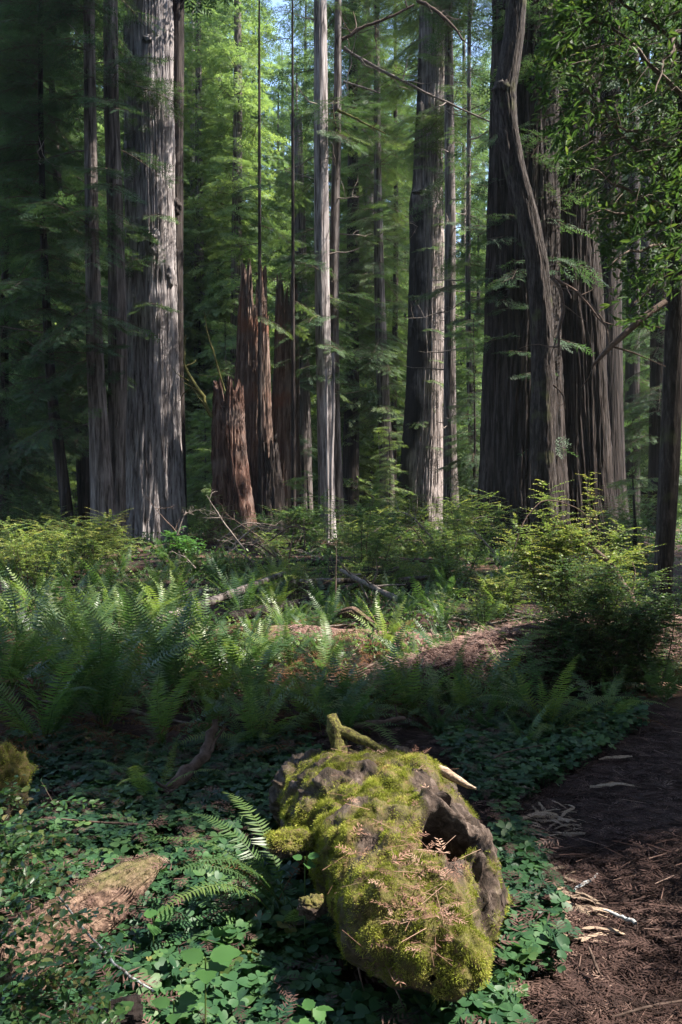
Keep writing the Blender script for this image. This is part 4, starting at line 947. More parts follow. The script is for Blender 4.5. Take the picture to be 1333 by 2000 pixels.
# single mesh ferns farther off
def fern_proto(seed, nf, npair, dead):
    rg = np.random.default_rng(seed); mb = MB()
    fr = [frond_mb(1., e0, e1, npair, 540 + i, .12, .03) for i, (e0, e1) in enumerate([(80, 45), (70, 15), (60, -5), (48, -25)])]
    for k in range(nf):
        f = fr[rg.integers(4)]; a = k / nf * 2 * PI + rg.normal() * .3; s = rg.uniform(.7, 1.1)
        Mx = np.array(Matrix.Rotation(a, 3, 'Z') @ Matrix.Rotation(rg.normal() * .2, 3, 'X')); o = mb.n
        Vv = np.concatenate(f.v) @ Mx.T * s
        mb.v.append(Vv); mb.t.append(np.concatenate(f.t) + rg.normal() * .08); mb.n += len(Vv)
        mb.q += [(x + o, m_) for x, m_ in f.q]; mb.k += [(x + o, m_) for x, m_ in f.k]
    return mb.data('fern', M['fern'])
FP = [fern_proto(700 + i, 12 + 2 * i, 20, 0) for i in range(4)]
rg = np.random.default_rng(91)
def fern_zone(n, poly, ylo, yhi, smin, smax, label, group, mind):
    c = 0; pl = []; tries = 0
    while c < n and tries < 6000:
        tries += 1; Y = rg.uniform(ylo, yhi); x = rg.uniform(-.5, .5) * Y; z = tz(x, Y); px, py = CX + x / Y * FPX, HY - (z - CAMZ) / Y * FPX
        if not inpoly(np.array([px]), np.array([py]), poly)[0]: continue
        if any((x - a) ** 2 + (Y - b) ** 2 < mind ** 2 for a, b in pl): continue
        pl.append((x, Y)); o = child('sword_fern', FP[rg.integers(4)], None, (x, Y, z), (0, 0, rg.uniform(0, 6.28)), rg.uniform(smin, smax)); props(o, label, 'fern', group); c += 1
fern_zone(40, [(-60, 1240), (700, 1240), (560, 1130), (200, 1090), (-60, 1120)], 7, 19, .55, .9, 'sunlit sword fern in the lit band behind the shaded left clump', 'sunlit ferns in the lit band on the left', .55)
fern_zone(14, [(-80, 1400), (480, 1400), (480, 1230), (-80, 1230)], 5.4, 10, .7, 1., 'dark sword fern within the shaded clump on the left', 'shaded ferns in the left clump', .6)
fern_zone(30, [(480, 1340), (900, 1340), (900, 1160), (480, 1200)], 6.6, 13, .35, .65, 'small sword fern beside the rotting red log in the centre', 'small ferns around the red log', .5)
fern_zone(22, [(660, 1050), (800, 1050), (790, 930), (680, 930)], 24, 52, .6, 1.1, 'small fern on the sunlit slope left of the charred redwood', 'ferns on the far slope', .8)
fern_zone(12, [(800, 1230), (1010, 1230), (1010, 1090), (800, 1110)], 9, 20, .5, .8, 'fern among the low shrubs before the dark giants', 'ferns before the dark giants', .8)
fern_zone(24, [(400, 1470), (1000, 1440), (1000, 1350), (740, 1390), (400, 1390)], 4.3, 6.4, .35, .65, 'dim sword fern in the shadow band between the mossy log and the needle covered log', 'ferns in the shadow band behind the mossy log', .3)
fern_zone(8, [(1010, 1480), (1280, 1400), (1333, 1330), (1100, 1370)], 4.8, 7, .3, .5, 'dim fern at the foot of the shrub mound on the right', 'dim ferns under the shrub mound', .45)

# ================================================================== LOGS AND BRANCHES
def log_tube(name, label, ctrl, rad, mat, seed, ridge=.06, na=60, nz=60, kf=5, cat='log', moss_n=0):
    ctrl = np.asarray(ctrl, float)
    s = np.linspace(0, 1, nz); t = np.linspace(0, 1, len(ctrl)); C = np.stack([np.interp(s, t, ctrl[:, i]) for i in range(3)], -1)
    for _ in range(3): C[1:-1] = (C[:-2] + 2 * C[1:-1] + C[2:]) / 4
    r = np.interp(s, np.linspace(0, 1, len(rad)), rad) * (sstep(s, -.03, .02) * sstep(1 - s, -.03, .02)) ** .5
    d = np.gradient(C, axis=0); d /= np.linalg.norm(d, axis=1)[:, None]; a = np.cross([0, 0, 1.], d); a /= np.linalg.norm(a, axis=1)[:, None]; b = np.cross(d, a)
    th = np.arange(na) / na * 2 * PI; TH_, S_ = np.meshgrid(th, s * np.linalg.norm(ctrl[-1] - ctrl[0]))
    n1 = fbm(np.stack([np.cos(TH_) * kf, np.sin(TH_) * kf, S_ * .9 + seed], -1), 3); n2 = fbm(np.stack([np.cos(TH_) * 1.2 + seed, np.sin(TH_) * 1.2, S_ * 1.3], -1), 3)
    rr = r[:, None] * (1 + .45 * n2 + ridge * 5 * (.3 - np.abs(n1)))
    Vv = C[:, None] + rr[..., None] * (np.cos(TH_)[..., None] * a[:, None] + np.sin(TH_)[..., None] * b[:, None])
    mb = MB(); i = np.arange(nz - 1)[:, None] * na; j = np.arange(na)[None]; j2 = (j + 1) % na
    mb.add(Vv.reshape(-1, 3), np.stack([i + j, i + j2, i + na + j2, i + na + j], -1).reshape(-1, 4)); n = len(mb.v[0])
    mb.add([C[0], C[-1]], None, None); e1 = np.stack([np.full(na, n), (np.arange(na) + 1) % na, np.arange(na)], -1); o2 = (nz - 1) * na
    mb.k.append((np.concatenate([e1, np.stack([np.full(na, n + 1), o2 + np.arange(na), o2 + (np.arange(na) + 1) % na], -1)]), np.zeros(2 * na, int)))
    o = mb.build(name, M[mat], None, tuple(C[0])); props(o, label, cat); o['_'] = 0
    return o, Vv
def GZp(px, py, dz=0): p = G(px, py); return p + [0, 0, dz]
log_tube('rotten_log', 'long rotting reddish log lying across the middle behind the ferns', [P(330, 1262, 9.3), P(520, 1258, 9.0), P(720, 1262, 8.8), P(960, 1276, 8.7)], [.13, .18, .17, .15], 'dufflog', 3, .1, 60, 90)
nl, nlV = log_tube('fallen_log', 'thick log under dead needles with shrubs growing along it, on the right', [P(745, 1345, 6.5), P(840, 1325, 6.6), P(960, 1305, 6.8), P(1120, 1290, 7.1), P(1340, 1285, 7.6)], [.10, .19, .26, .36, .36], 'log_dark', 5, .07, 80, 90)
log_tube('fallen_log', 'dark fallen trunk slanting down right behind the pale diagonal branch', [P(655, 1108, 15), P(760, 1145, 13.8), P(880, 1190, 12.4)], [.2, .19, .15], 'bark_dark', 7)
cl, clV = log_tube('rotten_log', 'crumbling reddish brown log piece lying at the bottom left corner', [P(0, 1915, 2.42), P(100, 1850, 2.62), P(190, 1782, 2.82), P(255, 1725, 3.0), P(312, 1680, 3.2)], [.08, .095, .09, .065, .02], 'rotlog', 9, .16, 140, 160, 10)
log_tube('log_fragment', 'dark flat wood slab at the bottom edge near the leafy twigs', [P(205, 1985, 2.05), P(270, 1975, 2.1)], [.03, .035], 'bark_dark', 12, .12)
log_tube('fallen_log', 'tan sunlit log lying at the far right edge beside the tanoak foot', [P(1290, 1238, 8.9), P(1370, 1252, 8.6), P(1480, 1260, 8.4)], [.18, .22, .2], 'rotlog', 13)
log_tube('fallen_log', 'brown log on the right edge below the tan sunlit one', [P(1275, 1320, 7.2), P(1345, 1318, 7.0), P(1450, 1325, 6.8)], [.08, .12, .12], 'rotlog', 14)
log_tube('fallen_log', 'mossy yellowish log far behind the shrub, left of the tanoak foot', [P(1090, 1145, 15), P(1170, 1142, 14.8), P(1270, 1146, 14.5)], [.1, .14, .12], 'dufflog', 15)
log_tube('log_fragment', 'dark short log piece with bark lying in the clover right of the log', [P(1032, 1500, 4.75), P(1070, 1480, 4.85), P(1105, 1462, 5.0)], [.04, .055, .045], 'bark_dark', 16)
log_tube('fallen_log', 'reddish broken log end at the left edge above the ferns', [P(-60, 1150, 13.5), P(10, 1158, 13.2), P(45, 1180, 12.8)], [.2, .2, .1], 'dufflog', 17)
log_tube('fallen_log', 'thin log with a pale underside in the lit shrubs on the left', [P(75, 1110, 15.5), P(120, 1122, 15.2)], [.06, .06], 'brownwood', 18)
log_tube('fallen_log', 'orange brown sunlit wood chunk below the pale diagonal branch', [P(640, 1205, 10.2), P(690, 1196, 10.1), P(735, 1222, 9.9)], [.04, .07, .03], 'rotlog', 19)
branch_thing('forked purplish dead branch lying in the clover left of the log', [P(312, 1562, 4.05), P(345, 1530, 4.15), P(385, 1488, 4.3), P(410, 1455, 4.4), P(424, 1408, 4.45)], [.035, .04, .035, .028, .02], 'brownwood', twigs=3, seed=20, tl=.35)
branch_thing('pale bare diagonal branch lying across the brush in the centre', [P(666, 1112, 12.6), P(730, 1148, 12), P(800, 1185, 11.4), P(870, 1205, 11), P(950, 1222, 10.6)], [.03, .045, .05, .04, .02], 'deadwood', twigs=9, seed=21, tl=.3)
branch_thing('brown root like branch below the pale diagonal one', [P(600, 1205, 10.8), P(680, 1220, 10.4), P(740, 1232, 10.2), P(790, 1225, 10.2)], [.02, .03, .03, .015], 'brownwood', twigs=5, seed=22, tl=.3)
branch_thing('mossy sloping branch under the low shrubs before the dark giant', [P(912, 1118, 14), P(940, 1142, 13.6), P(975, 1165, 13.2)], [.05, .06, .04], 'mossbranch', twigs=2, seed=23)
branch_thing('thin dead pole standing upright in the brush', [P(657, 1235, 10.6), P(656, 1150, 10.7), P(658, 1050, 10.8)], [.012, .009, .004], 'brownwood', twigs=6, seed=24, tl=.2)
branch_thing('crooked reddish branch leaning through the sunlit shrub', [P(1245, 1190, 8.6), P(1215, 1140, 8.8), P(1190, 1095, 9), P(1130, 1050, 9.2)], [.035, .035, .028, .012], 'brownwood', twigs=4, seed=25)
branch_thing('curved pale branch in front of the sunlit shrub', [P(1000, 1090, 9.0), P(1020, 1020, 9.1), P(1060, 972, 9.2), P(1130, 990, 9.3), P(1175, 1040, 9.4)], [.005, .007, .006, .006, .004], 'brownwood', seed=26, n=20)
branch_thing('long brown branch in the shade right behind the mossy log', [P(690, 1418, 5), P(740, 1412, 5), P(790, 1402, 5.1)], [.018, .022, .014], 'brownwood', twigs=2, seed=27)
branch_thing('thin twig slanting over the clover behind the log', [P(925, 1510, 4.4), P(980, 1470, 4.5), P(1060, 1455, 4.6)], [.005, .005, .003], 'brownwood', seed=28)
branch_thing('white lichen spotted stick in the leafy twigs at bottom left', [P(104, 1735, 1.95), P(165, 1815, 1.98), P(235, 1895, 2.0), P(300, 1935, 2.05)], [.002, .003, .0035, .0025], 'lichen', seed=29, name='lichened_stick', cat='stick')
branch_thing('whitish blue twig on the needle path, upper of the two', [P(1122, 1737, 2.95), P(1140, 1726, 3.0), P(1156, 1718, 3.02), P(1167, 1706, 3.05)], [.004, .006, .005, .003], 'lichen', seed=30, name='lichened_stick', cat='stick')
branch_thing('lichen crusted pale twig on the needle path, lower of the two', [P(1178, 1776, 2.85), P(1200, 1784, 2.83), P(1242, 1802, 2.78)], [.003, .006, .008], 'lichen', seed=31, name='lichened_stick', cat='stick')
branch_thing('thin straight twig near the bottom right corner on the path', [P(1195, 1985, 2.3), P(1270, 1965, 2.33), P(1345, 1952, 2.36)], [.003, .004, .003], 'brownwood', seed=32)
branch_thing('short brown twig on the path below the two lichened ones', [P(1150, 1850, 2.62), P(1162, 1880, 2.56), P(1170, 1902, 2.5)], [.004, .006, .004], 'brownwood', seed=33)
branch_thing('thin straight stick lying over the clover left of the knob', [P(120, 1600, 3.7), P(220, 1608, 3.65), P(310, 1612, 3.6)], [.004, .006, .004], 'brownwood', seed=34)
# the bare brush heap
rg = np.random.default_rng(95)
for k in range(9):
    a = P(rg.uniform(500, 640), rg.uniform(1085, 1140), 17.5 + rg.normal() * .5); b = P(rg.uniform(440, 600), rg.uniform(1050, 1110), 17.2 + rg.normal() * .6)
    branch_thing('bare pale dead twig in the brush heap left of centre', [a, (a + b) / 2 + [0, 0, .1], b], [.022, .015, .006], 'deadwood', twigs=6, seed=120 + k, tl=.4, depth=2, name='dead_branch', group='bare twigs of the brush heap')
for k in range(46):
    x = rg.uniform(690, 960); a = P(x, 1250 + rg.normal() * 12, 8.55); b = P(x + rg.uniform(-30, 30), 1300 + rg.uniform(-10, 10), 8.3)
    branch_thing('thin brown root hanging off the side of the rotting red log', [a, (a + b) / 2 + [0, -.08, .05], b], [.012, .01, .006], 'brownwood', seed=150 + k, name='hanging_root', cat='root', group='roots hanging off the red log')
mossy_lump(P(8, 1530, 3.55), .13, (.75, .75, 1.15), 21, 9000, None, tuple(P(8, 1530, 3.55)), name='mossy_stump')
for o in list(bpy.data.objects):
    if o.name == 'mossy_stump': props(o, 'bright mossy stump cut off by the left edge', 'stump')
for o in bpy.data.objects:
    if o.name.startswith('moss_cover') and o.parent and o.parent.name == 'mossy_stump': o.location = (0, 0, 0)

# ================================================================== SHRUBS
def branchlets(mb, A, B, rg, lsz, tmpl, tint, tj=.12, sag=.12, gapf=.4, flat=.38, twr=.0017):
    """leafy twigs from A to B: alternate leaves in a flat spray"""
    for a, b in zip(A, B):
        L = np.linalg.norm(b - a); n = max(3, int(L / (lsz * gapf))); s = (np.arange(n) + .6) / n
        p = a + (b - a) * s[:, None]; p[:, 2] -= sag * L * s ** 2; d = (b - a) / L; d = np.repeat(d[None], n, 0); d[:, 2] -= 2 * sag * s
        sd = np.cross(d, [0, 0, 1.]); sd /= np.linalg.norm(sd, axis=1)[:, None] + 1e-9; sg = np.where(np.arange(n) % 2, 1., -1.)[:, None]
        ld = d * .55 + sd * sg + rvec(n, .22, rg); nr = np.array([[0, 0, 1.]]) + rvec(n, flat, rg)
        t0 = tint + rg.normal() * tj
        mb.stamp(tmpl, frames(ld, nr), p, lsz * rg.uniform(.7, 1.15, n) * (1 - .35 * s), t0 + .34 * s - .06 + rg.normal(size=n) * .06)  # leaves lighten towards the twig tip, sunlight put into the tint
        mb.tube([a, p[n // 2], p[-1]], [twr, twr * .8, twr * .4], 3, .5, 1)
def shrub(label, px, py, Y, h, wd, lsz, nb, seed, mat='shrub', tint=.4, stems=8, name='huckleberry_shrub', tmpl=LEAF, low=.2, group=None, bl=(.22, .5), cat='shrub', lean=0., lift=0., depth=.8):
    rg = np.random.default_rng(seed); x = (px - CX) / FPX * Y; gz = tz(x, Y) + lift; base = (x, Y, gz)
    t = thing(name, label, cat, base, group); S = []
    for k in range(stems):
        a = rg.uniform(0, 2 * PI); rr = wd * .5 * math.sqrt(rg.random()); top = np.array([x + lean * h + math.cos(a) * rr, Y + math.sin(a) * rr * depth, gz + h * rg.uniform(.62, 1.) * (1 - .25 * (rr / (wd * .5)) ** 2)])
        b0 = np.array([x + math.cos(a) * rr * .2, Y + math.sin(a) * rr * .2, gz - .1]); mid = (b0 + top) / 2 + [rg.normal() * .06 * h, rg.normal() * .06 * h, .1 * h]
        sg = np.linspace(0, 1, 9)[:, None]; q = (1 - sg) ** 2 * b0 + 2 * sg * (1 - sg) * mid + sg ** 2 * top; S.append(q)
        mb = MB(); mb.tube(q, np.linspace(.005 + .003 * h, .002, 9), 5); mb.build('stem', M['twigwood'], t, base)
    A, B = [], []
    for k in range(nb):
        q = S[rg.integers(stems)]; f = low + (1 - low) * rg.random() ** .7; a = np.array([np.interp(f, np.linspace(0, 1, 9), q[:, i]) for i in range(3)])
        az = rg.uniform(0, 2 * PI); l = rg.uniform(*bl) * (.5 + .5 * min(wd, h)); A.append(a); B.append(a + np.array([math.cos(az) * l, math.sin(az) * l, l * rg.uniform(-.15, .55)]))
    mb = MB(); branchlets(mb, A, B, rg, lsz, tmpl, tint); mb.build('foliage', [M[mat], M['twigwood']], t, base)
    return t
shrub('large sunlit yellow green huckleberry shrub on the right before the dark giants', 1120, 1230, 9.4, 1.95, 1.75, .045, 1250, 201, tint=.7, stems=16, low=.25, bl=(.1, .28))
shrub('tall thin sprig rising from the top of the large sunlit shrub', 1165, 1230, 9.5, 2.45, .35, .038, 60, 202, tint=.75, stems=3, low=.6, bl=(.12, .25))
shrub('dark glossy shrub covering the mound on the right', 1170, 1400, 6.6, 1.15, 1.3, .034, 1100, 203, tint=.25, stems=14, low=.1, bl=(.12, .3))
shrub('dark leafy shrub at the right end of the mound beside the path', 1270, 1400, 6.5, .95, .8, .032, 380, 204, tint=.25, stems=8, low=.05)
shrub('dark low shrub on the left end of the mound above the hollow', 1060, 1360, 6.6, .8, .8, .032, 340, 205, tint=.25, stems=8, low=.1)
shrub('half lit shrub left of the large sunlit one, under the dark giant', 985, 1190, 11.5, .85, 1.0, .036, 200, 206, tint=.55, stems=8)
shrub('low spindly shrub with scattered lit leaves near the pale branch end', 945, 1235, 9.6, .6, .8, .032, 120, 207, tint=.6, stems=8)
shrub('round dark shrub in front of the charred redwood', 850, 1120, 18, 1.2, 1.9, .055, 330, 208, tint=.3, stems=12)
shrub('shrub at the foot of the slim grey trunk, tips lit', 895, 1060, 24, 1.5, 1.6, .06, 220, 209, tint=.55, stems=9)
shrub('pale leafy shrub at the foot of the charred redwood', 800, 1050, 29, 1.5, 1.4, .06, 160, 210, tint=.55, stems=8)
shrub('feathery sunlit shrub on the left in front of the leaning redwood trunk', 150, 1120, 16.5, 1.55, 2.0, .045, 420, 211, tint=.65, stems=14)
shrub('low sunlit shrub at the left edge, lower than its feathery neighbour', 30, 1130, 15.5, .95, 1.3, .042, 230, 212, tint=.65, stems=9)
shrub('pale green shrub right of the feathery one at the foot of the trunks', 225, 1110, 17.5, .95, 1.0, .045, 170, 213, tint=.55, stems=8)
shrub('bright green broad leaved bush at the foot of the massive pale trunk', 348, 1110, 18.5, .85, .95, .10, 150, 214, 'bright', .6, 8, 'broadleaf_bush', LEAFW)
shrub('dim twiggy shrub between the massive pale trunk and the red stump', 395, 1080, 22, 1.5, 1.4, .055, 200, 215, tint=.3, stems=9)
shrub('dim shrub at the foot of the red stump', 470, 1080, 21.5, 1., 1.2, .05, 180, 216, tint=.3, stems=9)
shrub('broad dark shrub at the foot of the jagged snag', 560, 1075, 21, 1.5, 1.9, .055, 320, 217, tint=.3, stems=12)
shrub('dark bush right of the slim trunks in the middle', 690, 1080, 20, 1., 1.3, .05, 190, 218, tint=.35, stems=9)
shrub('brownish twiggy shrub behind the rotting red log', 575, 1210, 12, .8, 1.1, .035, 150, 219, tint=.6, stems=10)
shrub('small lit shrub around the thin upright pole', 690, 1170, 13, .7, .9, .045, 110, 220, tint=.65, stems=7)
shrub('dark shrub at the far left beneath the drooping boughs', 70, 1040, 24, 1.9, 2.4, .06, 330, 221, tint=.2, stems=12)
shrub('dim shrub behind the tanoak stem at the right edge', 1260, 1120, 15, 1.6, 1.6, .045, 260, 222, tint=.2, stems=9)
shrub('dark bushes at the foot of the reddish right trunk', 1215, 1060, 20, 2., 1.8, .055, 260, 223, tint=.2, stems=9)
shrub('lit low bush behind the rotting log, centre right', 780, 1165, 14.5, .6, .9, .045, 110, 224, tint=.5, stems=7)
rg = np.random.default_rng(228)
for k in range(9):
    Y = rg.uniform(9.5, 21); px = rg.uniform(250, 960); x = (px - CX) / FPX * Y; az = rg.normal() * .5; l = rg.uniform(1., 2.6); e = np.array([math.cos(az), math.sin(az), 0]) * l
    q = [np.array([x, Y, 0]) - e, np.array([x, Y, 0]), np.array([x, Y, 0]) + e]
    for j, a in enumerate(q): a[2] = tz(a[0], a[1]) + .1 + j * rg.uniform(0, .22)
    o, _ = log_tube('fallen_log', 'thin dead trunk fallen among the ferns and shrubs of the middle ground', q, [.07, .06, .035], ['bark_dark', 'log_dark', 'bark_mid'][k % 3], 40 + k, .08, 24, 50, 3); o['group'] = 'thin trunks fallen in the undergrowth'
rg = np.random.default_rng(229)
for k in range(34):
    Y = rg.uniform(13, 25); px = rg.uniform(20, 980); h = .5 + 1.5 * rg.random() ** 2.2
    sd = 'left' if px < 360 else 'middle' if px < 700 else 'right'
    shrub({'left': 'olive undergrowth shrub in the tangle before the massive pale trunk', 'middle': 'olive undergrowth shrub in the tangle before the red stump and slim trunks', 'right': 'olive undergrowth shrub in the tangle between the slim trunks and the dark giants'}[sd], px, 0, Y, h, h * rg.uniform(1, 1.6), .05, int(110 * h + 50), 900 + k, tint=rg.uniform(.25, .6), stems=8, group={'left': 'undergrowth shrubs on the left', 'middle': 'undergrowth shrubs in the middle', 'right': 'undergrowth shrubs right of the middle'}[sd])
for k in range(32):
    a = P(rg.uniform(330, 980), rg.uniform(1040, 1110), rg.uniform(15, 22)); az = rg.uniform(0, 2 * PI); l = rg.uniform(.6, 1.4)
    branch_thing('dead twiggy branch sticking out of the undergrowth tangle', [a, a + [math.cos(az) * l * .5, 0, l * .35], a + [math.cos(az) * l, .2, l * rg.uniform(.2, .8)]], [.02, .013, .005], 'brownwood' if k % 2 else 'deadwood', twigs=7, seed=940 + k, tl=.45, depth=2, name='dead_branch', group='dead branches in the undergrowth tangle')
# leafy twigs close to the lens at bottom left
rg = np.random.default_rng(230)
base = (-1.1, 1.75, tz(-1.1, 1.75)); t = thing('huckleberry_shrub', 'foreground huckleberry twigs with orange tinted leaves, cut off at bottom left', 'shrub', base)
A, B = [], []
tg = [((-60, 1640), (110, 1560), 1.95), ((-60, 1700), (75, 1620), 1.9), ((-80, 1760), (150, 1690), 1.9), ((-40, 1830), (220, 1765), 1.85), ((-60, 1900), (200, 1830), 1.8), ((-40, 1960), (120, 1880), 1.7),
      ((-20, 2080), (140, 1960), 1.65), ((60, 2100), (205, 1935), 1.65), ((-60, 1800), (60, 1730), 1.75), ((-60, 2000), (60, 1930), 1.6), ((100, 2120), (190, 2010), 1.6), ((-50, 1580), (30, 1530), 2.), ((-60, 1870), (100, 1790), 1.7), ((20, 2050), (90, 1850), 1.6), ((-60, 1950), (170, 1905), 1.7), ((-60, 1720), (40, 1680), 1.8)]
for (a, b, Y) in tg:
    a3, b3 = P(*a, Y + rg.normal() * .05), P(*b, Y + rg.normal() * .1); A.append(a3); B.append(b3)
    for k in range(11):
        f = rg.uniform(.1, .97); c = a3 + (b3 - a3) * f; l = rg.uniform(.05, .13); az = rg.uniform(-.9, 1.9); A.append(c); B.append(c + np.array([math.cos(az) * l, rg.normal() * .03, math.sin(az) * l * .7]))
for (a, b, Y) in tg[::2]:
    mb = MB(); a3 = P(*a, Y); mb.tube([np.array(base), (np.array(base) + a3) / 2 + [.05, 0, .1], a3], [.006, .005, .003], 5); mb.build('stem', M['twigwood'], t, base)
mb = MB(); branchlets(mb, A, B, rg, .029, leaf_tmpl(.55), .34, .25, .08, .45, .5, .001); mb.build('foliage', [M['shrub_front'], M['twigwood']], t, base)

# seedlings with broad leaves
def seedling(label, px, py, Y, size, n, seed, h=.12, mat='bright'):
    rg = np.random.default_rng(seed); x = (px - CX) / FPX * Y; gz = tz(x, Y); base = (x, Y, gz); t = thing('broadleaf_seedling', label, 'seedling', base)
    top = np.array(P(px, py, Y)); mb = MB(); mb.tube([(x, Y, gz - .02), (np.array([x, Y, gz]) + top) / 2, top], [.003, .0025, .002], 5); mb.build('stem', M['shrub'], t, base)
    for k in range(n):
        a = k * 2.4 + rg.normal() * .3; d = np.array([[math.cos(a), math.sin(a), .15]]); m = MB(); m.stamp(LEAFR, frames(d, np.array([[rg.normal() * .4, -.3 + rg.normal() * .3, 1.]])), top[None] + d * .01 - [[0, 0, .012 * k]], [size * rg.uniform(.8, 1.1)], np.array([.6])); m.build('leaf', M[mat], t, base)
seedling('pale green broad leaved seedling at the bottom, tallest of the foreground seedlings', 402, 1870, 2.0, .075, 4, 1)
seedling('small green seedling lower left of the pale one', 340, 1955, 1.95, .06, 4, 2)
seedling('bright seedling at the bottom left below the leafy twigs', 215, 1955, 1.8, .05, 5, 3)
seedling('dark green seedling left of the log foot at the bottom', 610, 1970, 2.1, .06, 5, 4)
seedling('little seedling sprouting on the left flank of the log', 596, 1672, 2.62, .045, 4, 5)
seedling('green seedling between the fern fronds and the crumbling log', 300, 1790, 2.6, .07, 4, 6)

# ================================================================== GROUND COVER
rg = np.random.default_rng(301)
def ground_pts(n, x0, x1, y0, y1, polys, dens=None, hole=None):
    x = rg.uniform(x0, x1, n); y = rg.uniform(y0, y1, n); z = terrain(x, y); p = np.stack([x, y, z], -1); px, py = proj(p)
    k = np.zeros(n, bool)
    for q in polys: k |= inpoly(px, py, q)
    if dens is not None: k &= dens(p)
    return p[k]
half = [(.28, .33, .05), (.62, .50, .05), (.93, .42, -.01), (1.0, .2, -.06)]
VV, QQ, TT_ = [], [], []
for a in (0, 2.09, 4.19):
    c, s_ = math.cos(a), math.sin(a)
    pl = [(0, 0, 0), (.45, 0, -.04), (.86, 0, -.09)] + half + [(x, -y, z) for x, y, z in half]; o = len(VV)
    VV += [(x * c - y * s_, x * s_ + y * c, z) for x, y, z in pl]
    QQ += [[o, o + 1, o + 4, o + 3], [o + 1, o + 6, o + 5, o + 4], [o, o + 7, o + 8, o + 1], [o + 1, o + 8, o + 9, o + 10]]; TT_ += [[o + 1, o + 2, o + 6], [o + 1, o + 10, o + 2]]
CLOV = (np.array(VV), np.array(QQ), np.array(TT_), np.tile([-.08, -.06, -.02, .02, .05, .05, .05, .02, .05, .05, .05], 3))
cp = [[(-80, 1480), (120, 1440), (330, 1480), (560, 1440), (640, 1500), (560, 1760), (420, 1720), (330, 1640), (240, 1660), (120, 1600), (-80, 1720)], [(-80, 1600), (120, 1580), (330, 1600), (300, 1690), (150, 1760), (-80, 1840)], [(120, 1900), (330, 1720), (500, 1740), (500, 2080), (-80, 2080), (-80, 1960)],
      [(240, 1760), (330, 1660), (560, 1700), (640, 1830), (800, 2080), (180, 2080), (330, 1880)],
      [(880, 1500), (860, 1440), (1010, 1420), (1260, 1390), (1260, 1420), (1140, 1500), (1010, 1580), (1000, 1680), (920, 1560)],
      [(960, 1600), (1030, 1640), (1060, 1720), (1100, 1800), (1090, 1900), (1000, 1930), (960, 1820)],
      [(600, 1900), (1020, 1900), (1010, 2090), (560, 2090)]]
dn = lambda p: fbm(p * 1.7 + 3, 3) > -.30 + .25 * (rg.random(len(p)) - .5)
pt = ground_pts(46000, -2.4, 2.6, 1.7, 6.6, cp, dn)
pt = pt[~((np.abs(pt[:, 0] - .2) < .22) & (pt[:, 1] > 2.35) & (pt[:, 1] < 4))]
h = rg.uniform(.03, .12, len(pt)); mb = MB(); top = pt + np.stack([rg.normal(size=len(pt)) * .02, rg.normal(size=len(pt)) * .02, h], -1)
sz = (.015 + .028 * rg.random(len(pt)) ** 1.2) * np.where(pt[:, 1] < 2.9, 1.15, 1.)
mb.stamp(CLOV, frames(rvec(len(pt)) * [1, 1, .05], np.array([[0, 0, 1.]]) + rvec(len(pt), .36, rg)), top, sz, .4 + .5 * fbm(pt * 2.2, 2) + rg.normal(size=len(pt)) * .2)
st = (np.array([[0, -.0007, 0], [0, .0007, 0], [1, .0007, 0], [1, -.0007, 0]]), np.array([[0, 1, 2, 3]]), None, np.zeros(4))
dv = top - pt; ln = np.linalg.norm(dv, axis=1)
S_ = (st[0] * [1, 1, 1], st[1], None, st[3]); mb.stamp((S_[0] * [.08, 1, 1], S_[1], None, S_[3]), frames(dv, rvec(len(pt))), pt, 1., np.full(len(pt), .3))
props(mb.build('clover_cover', M['clover']), kind='stuff')

# low leafy undergrowth in the middle distance
def undergrowth(n, x0, x1, y0, y1, size, nl, polys, mat, name, tint, thr=-.1):
    p = ground_pts(n, x0, x1, y0, y1, polys, lambda q: fbm(q * .8 + 9, 3) > thr)
    mb = MB(); m = len(p)
    for k in range(nl):
        az = rg.uniform(0, 2 * PI, m); el = rg.uniform(-.1, 1.1, m); d = np.stack([np.cos(az) * np.cos(el), np.sin(az) * np.cos(el), np.sin(el)], -1)
        hh = rg.uniform(.02, .30, m)[:, None] * size / .08
        mb.stamp(LEAF, frames(d, np.array([[0, 0, 1.]]) + rvec(m, .4, rg)), p + np.stack([rg.normal(size=m) * .06, rg.normal(size=m) * .06, hh[:, 0]], -1), size * rg.uniform(.6, 1.2, m), tint + .3 * fbm(p * .7, 2) + rg.normal(size=m) * .1)
    props(mb.build(name, M[mat]), kind='stuff')
al = [[(-200, 1250), (1500, 1250), (1500, 960), (-200, 960)]]
undergrowth(6500, -7, 7, 5.6, 17, .055, 9, [[(-200, 1420), (560, 1420), (720, 1340), (1000, 1240), (1500, 1240), (1500, 960), (-200, 960)]], 'shrub', 'low_undergrowth', .5, -.06)
for k in range(46):
    Y = rg.uniform(5.5, 14); x = rg.uniform(-.42, .36) * Y; az = rg.uniform(0, PI); l = rg.uniform(.3, 1.3); q0 = np.array([x, Y, tz(x, Y) + .03]); q1 = q0 + [math.cos(az) * l, math.sin(az) * l, 0]; q1[2] = tz(q1[0], q1[1]) + rg.uniform(.02, .2)
    branch_thing('small fallen stick among the ferns of the middle ground', [q0, (q0 + q1) / 2 + [0, 0, .04], q1], [.012, .014, .006], 'brownwood' if k % 6 else 'deadwood', seed=800 + k, name='fallen_stick', cat='stick', group='sticks fallen among the ferns', knots=.05)
undergrowth(9000, -22, 22, 15, 44, .10, 9, al, 'shrub', 'forest_undergrowth', .4, -.12)
undergrowth(5000, -34, 34, 40, 95, .3, 8, [[(-300, 1100), (1600, 1100), (1600, 300), (-300, 300)]], 'shrub', 'distant_undergrowth', .5, -.15)

